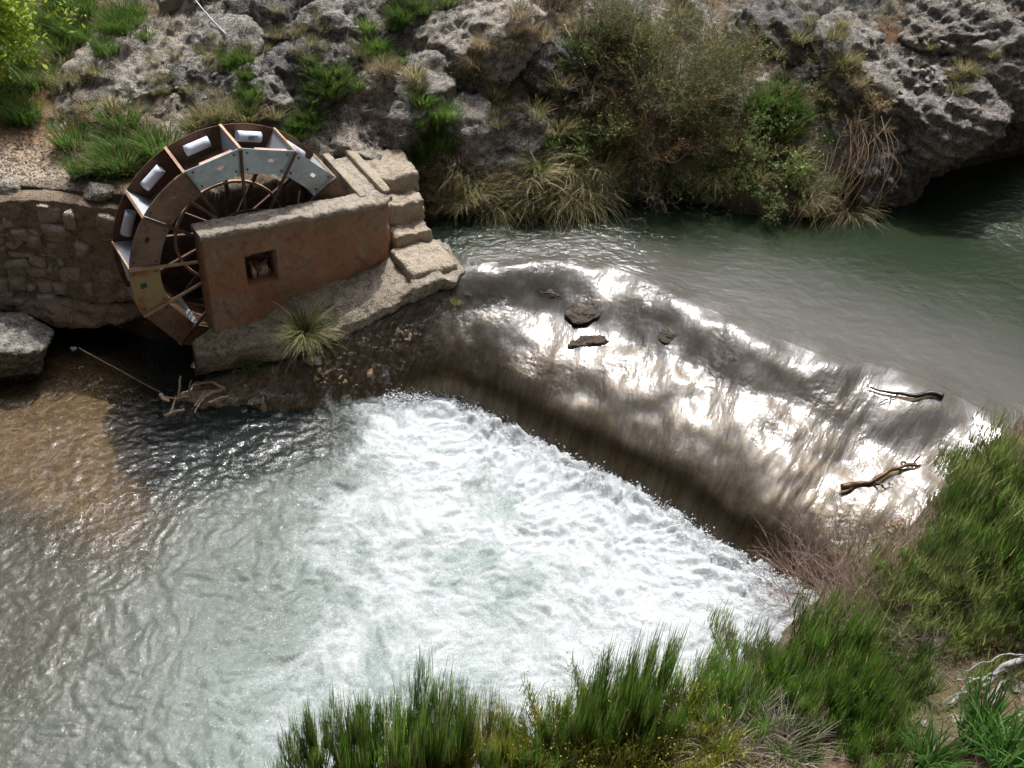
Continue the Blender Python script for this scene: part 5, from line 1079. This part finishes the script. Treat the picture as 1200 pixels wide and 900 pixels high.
shrub(905, 195, 605, 20, 0.6, "low leafy shrub over the waterline by the reeds", 0.9, 7, 2, LEAFG, 2600, 0.022, 0.35)
shrub(720, 110, 606, 18, 0.8, "thin olive shrub behind the bare trailing branch", 0.6, 7, 2, LEAFO, 1500, 0.016, 0.3)
shrub(670, 110, 607, 14, 0.6, "leafless grey twigs hanging on the dark rocks", 1.0, 6, 2, None, 0, 0, 0.3, ((0.20, 0.17, 0.13), (0.14, 0.12, 0.09)))
shrub(700, 28, 608, 16, 0.7, "dark shrub on the top rocks left of the tall shrub", 0.7, 7, 2, LEAFO, 1500, 0.018, 0.3)
shrub(985, 145, 609, 12, 0.5, "dry twiggy bush at the top of the reeds", 0.8, 6, 2, LEAFO, 500, 0.014, 0.2)
shrub(545, 100, 610, 10, 0.35, "small grey bush on the cracked boulder side", 0.9, 6, 2, LEAFO, 500, 0.014, 0.15)
shrub(760, 215, 611, 18, 0.75, "tangle of bare dead twigs hanging over the river", 1.35, 6, 2, None, 0, 0, 0.35, ((0.24, 0.20, 0.15), (0.15, 0.12, 0.09)), azc=-1.57)
shrub(880, 215, 613, 18, 0.55, "spreading leafy bush whose twigs touch the ripples", 1.1, 7, 2, LEAFG, 2600, 0.022, 0.4)
shrub(700, 160, 614, 20, 0.6, "olive bush between the rounded boulder and the reddish shrub", 0.9, 7, 2, LEAFO + LEAFG, 2600, 0.018, 0.35)
shrub(800, 200, 615, 18, 0.55, "low olive bush under the leafy green shrub", 1.0, 7, 2, LEAFO + LEAFG, 2400, 0.018, 0.35)
shrub(660, 185, 616, 16, 0.45, "small green bush behind the pale yellow tussock", 0.9, 7, 2, LEAFG, 1500, 0.018, 0.3)
shrub(940, 110, 617, 14, 0.45, "grey green bush on the stony slope beside the dark rock", 0.9, 7, 2, LEAFO, 1500, 0.016, 0.3)
shrub(745, 70, 618, 20, 0.8, "olive green shrub crowding the left of the tall shrub", 0.6, 8, 2, LEAFO + LEAFG, 3600, 0.017, 0.35)
shrub(645, 12, 612, 14, 0.5, "rust leaved small bush at the very top of the bank", 0.8, 6, 2, LEAFR, 900, 0.018, 0.25)
for k, (pts, lab) in enumerate([([(660, 42, 0.2), (672, 75, 0.25), (690, 110, 0.25), (710, 140, 0.15)], "bare pale branch trailing down the dark rocks"), ([(735, 175, 0.3), (760, 200, 0.3), (790, 205, 0.3), (815, 180, 0.3)], "crooked bare branch looping above the river")]):
    P = []
    for u, v, l in pts:
        q = hit(u, v)[0]; P.append(q + np.array([0, -0.1, l]))
    branch("dead_branch", lab, "branch", P, M_STICK, 0.022, 0.012, 620 + k, [([P[1], P[1] + np.array([0.25, -0.1, 0.12])], 0.009), ([P[2], P[2] + np.array([-0.2, -0.1, 0.15])], 0.009)], amp=0.12)
# young tree with yellow green leaves at the top left
c, _ = hit(-20, 95)
tree = thing("young_tree", "young tree with bright yellow green leaves at the edge of the path", "tree", tuple(c))
tcr = at(38, 40, c[2] + 1.1) - c
V, fs = wob([np.zeros(3), np.array([-0.1, 0.1, 0.7]), np.array([0, 0.1, 1.6])], 0.05, 0.02, 8, 630); obj("trunk", mesh("trunk", V, fs), M_LOG, tree)
brp = []; g_ = np.random.default_rng(640); tips = []
for k in range(40):
    s0 = np.array([0, 0.08, g_.uniform(0.6, 1.6)]); e = tcr * g_.uniform(0.15, 1.0) + np.array([g_.normal(-0.15, 0.28), g_.normal(0.1, 0.35), g_.normal(0.15, 0.28)]); Q = catmull([s0, (s0 + e) / 2 + [0, 0, 0.12], e], 12)
    V, fs = tube(Q, np.linspace(0.012, 0.004, 12), 4, cap=False); brp.append((V, fs, (0.10, 0.08, 0.05))); tips.append(Q[4:])
kind(obj("limbs", fol("limbs", brp), M_FOL, tree), "stuff")
tp = np.concatenate(tips); nl = 3600; q = tp[g_.integers(0, len(tp), nl)] + g_.normal(0, 0.07, (nl, 3))
kind(obj("crown", fol("crown", [leaves(q, 0.05, 641, ((0.20, 0.27, 0.025), (0.15, 0.22, 0.02), (0.26, 0.31, 0.04)), 0.25, 1.0, 0.45)]), M_FOL, tree), "stuff")
# short ground cover on the bank, uncountable
n0 = 60000; xs = g.uniform(-9.5, 10.5, n0); ys = g.uniform(11, 18, n0); ee = polydist(xs, ys, EDGE); pth_ = sstep(-4.9, -5.7, xs) * sstep(13.9, 12.6, ys + 0.25 * (xs + 6))
mm = fbm(xyz(xs * 1.3, ys * 1.3, hz(xs, ys) * 1.3), 4, seed=21); okb = (ee > 0.03) & (pth_ < 0.15) & (mm > g.uniform(-0.25, 0.15, n0)); xs, ys = xs[okb], ys[okb]
Bs = np.stack([xs, ys, hz(xs, ys) - 0.01], 1)
V, f, c_ = blades(len(xs), 650, 0, 0.18, 0.007, 0.7, 0.8, 3, OLIVE + DRY + GREEN[:1], base=Bs, lmin=0.3)
nlf = 5000; xs2 = g.uniform(-9, 10, nlf); ys2 = g.uniform(11, 18, nlf); ok2 = polydist(xs2, ys2, EDGE) > 0.03; Ls = np.stack([xs2[ok2], ys2[ok2], hz(xs2[ok2], ys2[ok2]) + 0.012], 1)
lv_ = leaves(Ls, 0.022, 651, ((0.22, 0.10, 0.05), (0.28, 0.17, 0.09), (0.15, 0.09, 0.05), (0.33, 0.26, 0.17)), 0.3, 3.0, 0.6)
tag(kind(obj("ground_cover", fol("ground_cover", [(V, f, c_), lv_]), M_FOL), "stuff"), "short thin grass and fallen leaves over the rocky far bank", "ground cover")

# ------------------------------------------------------------------ foreground broom shrubs on the near bank
BRM = ((0.058, 0.125, 0.018), (0.085, 0.165, 0.024), (0.042, 0.095, 0.016), (0.125, 0.19, 0.03)); BRY = ((0.18, 0.18, 0.025), (0.14, 0.16, 0.022), (0.21, 0.20, 0.03), (0.11, 0.14, 0.03)); BRO = ((0.11, 0.145, 0.04), (0.14, 0.165, 0.055), (0.085, 0.12, 0.03))
GREYT = ((0.22, 0.18, 0.11), (0.16, 0.13, 0.08), (0.13, 0.14, 0.06))
def broom_mesh(seed, h, spread, nplume, per, cols, lean=0.22, flowers=0):
    g_ = np.random.default_rng(seed); parts = []; fl = []
    st_c = []
    for p in range(nplume):
        a = g_.uniform(0, 6.28); r = spread * math.sqrt(g_.uniform(0, 1)); tilt = lean * r / spread * g_.uniform(0.6, 1.4) + g_.uniform(0, 0.22); ax_ = np.array([math.sin(tilt) * math.cos(a), math.sin(tilt) * math.sin(a), math.cos(tilt)]); b = np.array([r * math.cos(a) * 0.7, r * math.sin(a) * 0.7, 0])
        hh = h * g_.uniform(0.45, 1.0) * (1 - 0.25 * (r / spread) ** 2); s = g_.uniform(0.15, 0.75, per) ** 0.9
        base = b + ax_ * (s * hh)[:, None] + g_.normal(0, 0.028, (per, 3)) * (0.4 + s)[:, None]
        V, f, c = blades(per, int(g_.integers(1e6)), 0, hh * 0.42, 0.0058, 0.22, 0.10, 3, cols + (GREYT[int(g_.integers(3))],) * (1 if g_.random() < 0.5 else 0), 0.5, base=base, lmin=0.3); parts.append((V, f, c * (0.75 + 0.9 * g_.random())))
        Vt, ft = tube(np.array([b * 0.6, b + ax_ * hh * 0.35, b + ax_ * hh * 0.75]), [0.008, 0.006, 0.003], 3, cap=False); st_c.append((Vt, ft, (0.13, 0.11, 0.06)))
        if flowers:
            q = base[g_.integers(0, per, flowers)] + ax_ * hh * 0.25 + g_.normal(0, 0.04, (flowers, 3)); fl.append(leaves(q, 0.009, int(g_.integers(1e6)), ((0.26, 0.25, 0.035), (0.22, 0.23, 0.04)), 0.2, 0.5, 0.8))
    return fol("green_stems", parts), fol("woody_stems", st_c), (fol("flowers", fl) if fl else None)
_bp = {}
def near_base(u, v, h):
    """walk along the pixel's ray until it is h above the near bank"""
    r = ray(u, v); D = np.arange(4.0, 13, 0.02); P = CAM + r * D[:, None]; df = P[:, 2] - nhz(P[:, 0], P[:, 1]); m = np.nonzero(df <= h)[0]; k = m[0] if len(m) else int(np.argmin(df))
    return P[k], P[k] - np.array([0, 0, min(df[k], h * 1.6)])
def broom(u, v, h, wpx, label, style, seed, tiltx=0.0, tilty=0.0):
    cols, fls, ln = {"g": (BRM, 0, 0.30), "y": (BRY, 14, 0.45), "o": (BRO, 0, 0.6)}[style]; key = (style, seed % 3)
    if key not in _bp: _bp[key] = broom_mesh(700 + seed % 3 * 10 + ord(style), 1.0, 0.42, 58, 64, cols, ln, fls)
    tip, base = near_base(u, v, h); d = (tip - CAM) @ FW; spread = wpx * 0.62 * d / FPX
    root = thing("broom_shrub", label, "shrub", tuple(base - [0, 0, 0.04]), seed * 1.3, "broom shrubs on the near bank")
    root.scale = (spread / 0.42, spread / 0.42, (tip[2] - base[2]) / 0.95); root.rotation_euler[0] = tiltx; root.rotation_euler[1] = tilty
    for nm, me in zip(("green_stems", "woody_stems", "flowers"), _bp[key]):
        if me is not None: kind(obj(nm, me, M_FOL, root), "stuff")
    return root
for a_ in [
    (368, 842, 0.75, 70, "dark green broom at the far end of the row, thin topped", "g", 1), (418, 806, 0.85, 70, "dark green broom leaning over the milky pool edge", "g", 2), (480, 780, 0.95, 90, "tallest dense dark green broom in the clump over the milky pool", "g", 3),
    (530, 805, 0.8, 60, "dark green broom between the tallest clump and the olive brooms", "g", 4), (510, 838, 0.6, 80, "olive yellow broom in front of the tallest dark clump", "y", 5), (578, 824, 0.65, 62, "small olive broom with brownish tips standing alone", "y", 6),
    (440, 862, 0.6, 90, "short mixed green broom at the foot of the dark clump", "g", 7), (630, 848, 0.6, 70, "dark tipped broom beside the yellow flowered mass", "g", 8),
    (668, 838, 0.55, 110, "yellow flowered broom, first bush of the broad olive mass", "y", 9), (735, 832, 0.55, 120, "yellow flowered broom in the heart of the olive mass", "y", 10), (800, 838, 0.55, 120, "yellow flowered broom next to the grey dead grass", "y", 11), (700, 868, 0.5, 130, "low yellow green broom at the foot of the flowered bushes", "y", 12),
    (672, 805, 0.7, 45, "slim dark green broom rising behind the yellow bushes", "g", 13), (735, 765, 0.9, 80, "dark green broom with spiky tips against the white foam", "g", 14), (790, 742, 1.0, 75, "tall upright dark green broom against the white foam", "g", 15), (830, 748, 0.9, 60, "dark green broom beside the tall upright one", "g", 16),
    (900, 738, 0.9, 85, "green broom with browned base near the foot of the weir", "o", 17), (938, 770, 0.8, 70, "green broom in front of the dry twig bank", "g", 18), (1000, 716, 1.05, 100, "big dark green broom below the dry twigs", "g", 19), (1040, 780, 0.8, 80, "bushy dark broom beside the grey dead branch", "g", 20), (975, 790, 0.7, 110, "wide green broom at the foot of the big dark one", "g", 21),
    (1200, 515, 1.0, 90, "olive green broom at the upper end of the weir", "o", 22), (1178, 580, 0.85, 85, "olive broom overhanging the end of the weir", "o", 23), (1122, 640, 0.7, 70, "dark green broom touching the weir water", "g", 24), (1195, 600, 0.9, 110, "broad light olive broom on the bank above the weir", "o", 25), (1150, 665, 0.7, 150, "sprawling light green broom above the grey dead branch", "o", 26), (1200, 690, 0.7, 130, "sprawling olive broom by the stony bare patch", "o", 27), (1095, 700, 0.55, 100, "low sprawling broom between the dry twigs and the dead branch", "o", 28)]:
    broom(*a_)
for k, a_ in enumerate([(600, 862, 0.6, 70, "mixed green broom beneath the small lone olive one", "g", 31), (560, 868, 0.55, 80, "low olive broom between the two clumps over the pool", "y", 32), (770, 870, 0.5, 130, "low yellow broom spilling towards the dead grass", "y", 33), (925, 752, 0.55, 60, "small olive broom at the very foot of the dry twigs", "o", 43), (860, 800, 0.7, 80, "dark broom standing between the foam and the dead grass", "g", 34), (865, 765, 0.8, 70, "spiky green broom at the lowest point of the bank rim", "g", 35),
                         (1055, 745, 0.8, 90, "dense broom between the dry twigs and the sprawling ones", "g", 36), (1190, 548, 0.9, 90, "thick olive broom crowding the water's edge", "o", 37), (1150, 612, 0.8, 80, "bright green broom beside the driftwood chunk", "g", 38), (1215, 570, 1.0, 110, "deep green broom behind the sprawling olive ones", "g", 39), (1200, 640, 0.8, 110, "pale olive broom in the middle of the right bank", "o", 40), (925, 820, 0.6, 90, "short broom rising out of the grey dead grass", "g", 41), (1020, 830, 0.6, 110, "low broom above the long green leaves", "g", 42),
                         (1265, 520, 1.0, 130, "olive broom further up the near bank beyond the weir end", "o", 44), (1330, 600, 0.9, 150, "sprawling olive broom on the open slope above the weir", "o", 45), (1300, 690, 0.8, 140, "dark green broom on the open slope above the branch", "g", 46), (1400, 540, 1.0, 150, "broad olive broom by the still upstream water", "o", 47), (1380, 760, 0.8, 150, "olive broom high on the open slope", "o", 48)]):
    broom(*a_)
# long leaved green clump, dead grass and dry twigs on the near bank
big = fol("long_leaves", [blades(150, 811, 0.16, 0.62, 0.020, 0.5, 0.9, 6, ((0.07, 0.17, 0.03), (0.10, 0.21, 0.05), (0.05, 0.13, 0.025)), lmin=0.4)])
for u, v, s_, lab in [(1165, 838, 1.0, "clump of long glossy green leaves under the dead branch"), (1105, 868, 0.8, "smaller clump of long green leaves on the stony ground"), (1200, 870, 1.0, "clump of long green leaves beside the glossy one")]:
    t_, b_ = near_base(u, v, 0.35); o = thing("leaf_clump", lab, "plant", tuple(b_)); kind(obj("long_leaves", big, M_FOL, o), "stuff"); o.scale = (s_, s_, s_); o.rotation_euler[2] = u
GREYD = ((0.27, 0.24, 0.20), (0.20, 0.17, 0.14), (0.34, 0.30, 0.24))
ddry = fol("dead_blades", [blades(330, 821, 0.22, 0.55, 0.006, 0.9, 1.6, 6, GREYD, lmin=0.4)])
for u, v, s_, lab in [(880, 838, 0.9, "grey dead grass between the flowered broom and the green brooms"), (920, 868, 0.9, "grey dead grass lying at the feet of the brooms"), (850, 868, 0.8, "pale dead grass beside the yellow bushes"), (1060, 700, 0.8, "dry grass at the end of the weir"), (1090, 760, 0.8, "dry brown grass beside the dead branch"), (1120, 700, 0.7, "dry grass under the sprawling broom")]:
    t_, b_ = near_base(u, v, 0.25); o = thing("dead_grass", lab, "grass", tuple(b_)); kind(obj("dead_blades", ddry, M_FOL, o), "stuff"); o.scale = (s_, s_, s_); o.rotation_euler[2] = u * 0.7
PNK = ((0.24, 0.17, 0.14), (0.19, 0.13, 0.105), (0.29, 0.22, 0.18))
for k, (u, v, l_, lab) in enumerate([(965, 690, 0.7, "dry pinkish brown twigs over the right end of the weir"), (1005, 700, 0.8, "tangle of dry brown twigs between the weir and the big broom"), (1030, 730, 0.7, "dry twigs lying above the big dark broom"), (985, 668, 0.5, "thin bare twigs reaching over the dark weir foot"), (1060, 690, 0.6, "bare twigs beside the wet driftwood")]):
    t_, b_ = near_base(u, v, 0.2); root = thing("dry_twigs", lab, "twigs", tuple(b_)); parts, _t = twigs(830 + k, 120, l_, 0.005, 0.4, 1.25, 1, 6, PNK, 0.6); kind(obj("twigs", fol("twigs", parts), M_FOL, root), "stuff")
def nb(u, v, h=0.1): return near_base(u, v, h)[0]
M_GREYW = mat_simple("bleached_grey_wood", (0.34, 0.33, 0.32), (0.20, 0.19, 0.18), 0.85, 0.0, 9.0)
branch("dead_branch", "forked bleached grey branch lying on the bank under the olive brooms", "branch", [nb(1215, 765, 0.25), nb(1180, 782, 0.2), nb(1150, 806, 0.12), nb(1110, 825, 0.06)], M_GREYW, 0.035, 0.012, 850, [([nb(1180, 782, 0.2), nb(1150, 792, 0.22), nb(1120, 800, 0.2)], 0.014), ([nb(1165, 795, 0.15), nb(1140, 798, 0.2), nb(1105, 826, 0.1)], 0.012), ([nb(1200, 770, 0.2), nb(1180, 800, 0.1), nb(1145, 850, 0.05)], 0.02), ([nb(1210, 768, 0.3), nb(1170, 770, 0.3), nb(1130, 785, 0.3)], 0.010)], amp=0.08)
for k, (u, v, w_) in enumerate([(1165, 815, 26), (1195, 808, 22), (1120, 845, 20), (1180, 850, 18), (1140, 870, 22), (1085, 850, 16), (1195, 840, 14), (1060, 830, 14)]):
    b_ = nb(u, v, 0.0); d = (b_ - CAM) @ FW; s_ = w_ / 2 * d / FPX; V, Fq = rock((s_, s_ * 0.8, s_ * 0.6), 12, 860 + k, 8, 0.12, 0.0, 9)
    tag(obj("bank_stone", mesh("bank_stone", V, Fq), (M_STONE, M_LIMEP)[k % 2], None, tuple(b_), k), "small pale stone on the bare ground by the forked grey branch", "stone", "stones by the forked branch")
# leaf litter on the near bank
nl = 9000; xs = g.uniform(-2, 10.5, nl); ys = g.uniform(2.5, 10, nl); okl = polydist(xs, ys, NEDGE) < -0.05; Ls = np.stack([xs[okl], ys[okl], nhz(xs[okl], ys[okl]) + 0.012], 1)
lv_ = leaves(Ls, 0.018, 870, ((0.20, 0.11, 0.06), (0.27, 0.19, 0.12), (0.13, 0.08, 0.05), (0.30, 0.25, 0.19)), 0.3, 2.0, 0.5)
nb_ = 9000; xs = g.uniform(-2, 10.5, nb_); ys = g.uniform(2.5, 10, nb_); okl = polydist(xs, ys, NEDGE) < -0.05; Bs = np.stack([xs[okl], ys[okl], nhz(xs[okl], ys[okl]) - 0.01], 1)
V, f, c_ = blades(len(Bs), 871, 0, 0.16, 0.005, 0.9, 1.0, 3, GREYD + OLIVE, base=Bs, lmin=0.3)
tag(kind(obj("leaf_litter", fol("leaf_litter", [(V, f, c_), lv_]), M_FOL), "stuff"), "dry leaf litter and thin grass over the near bank", "leaf litter")
# ragged grass and twigs hanging over the rim of the near bank
rp = catmull(RIM[3:12, :2], 4000); off = g.normal(0, 0.16, 4000); tn_ = np.gradient(rp, axis=0); tn_ /= np.linalg.norm(tn_, axis=1)[:, None]; q_ = rp + np.stack([tn_[:, 1], -tn_[:, 0]], 1) * (np.abs(off) - 0.12)[:, None]
Bs = np.column_stack([q_, nhz(q_[:, 0], q_[:, 1]) - 0.01]); Bs = Bs[g.random(4000) < 0.9]
V, f, c_ = blades(len(Bs), 880, 0, 0.42, 0.006, 0.8, 1.7, 5, GREYD + PNK + OLIVE[:2], base=Bs, lmin=0.25)
tag(kind(obj("rim_growth", fol("rim_growth", [(V, f, c_)]), M_FOL), "stuff"), "ragged dry grass hanging over the rim of the near bank", "grass")
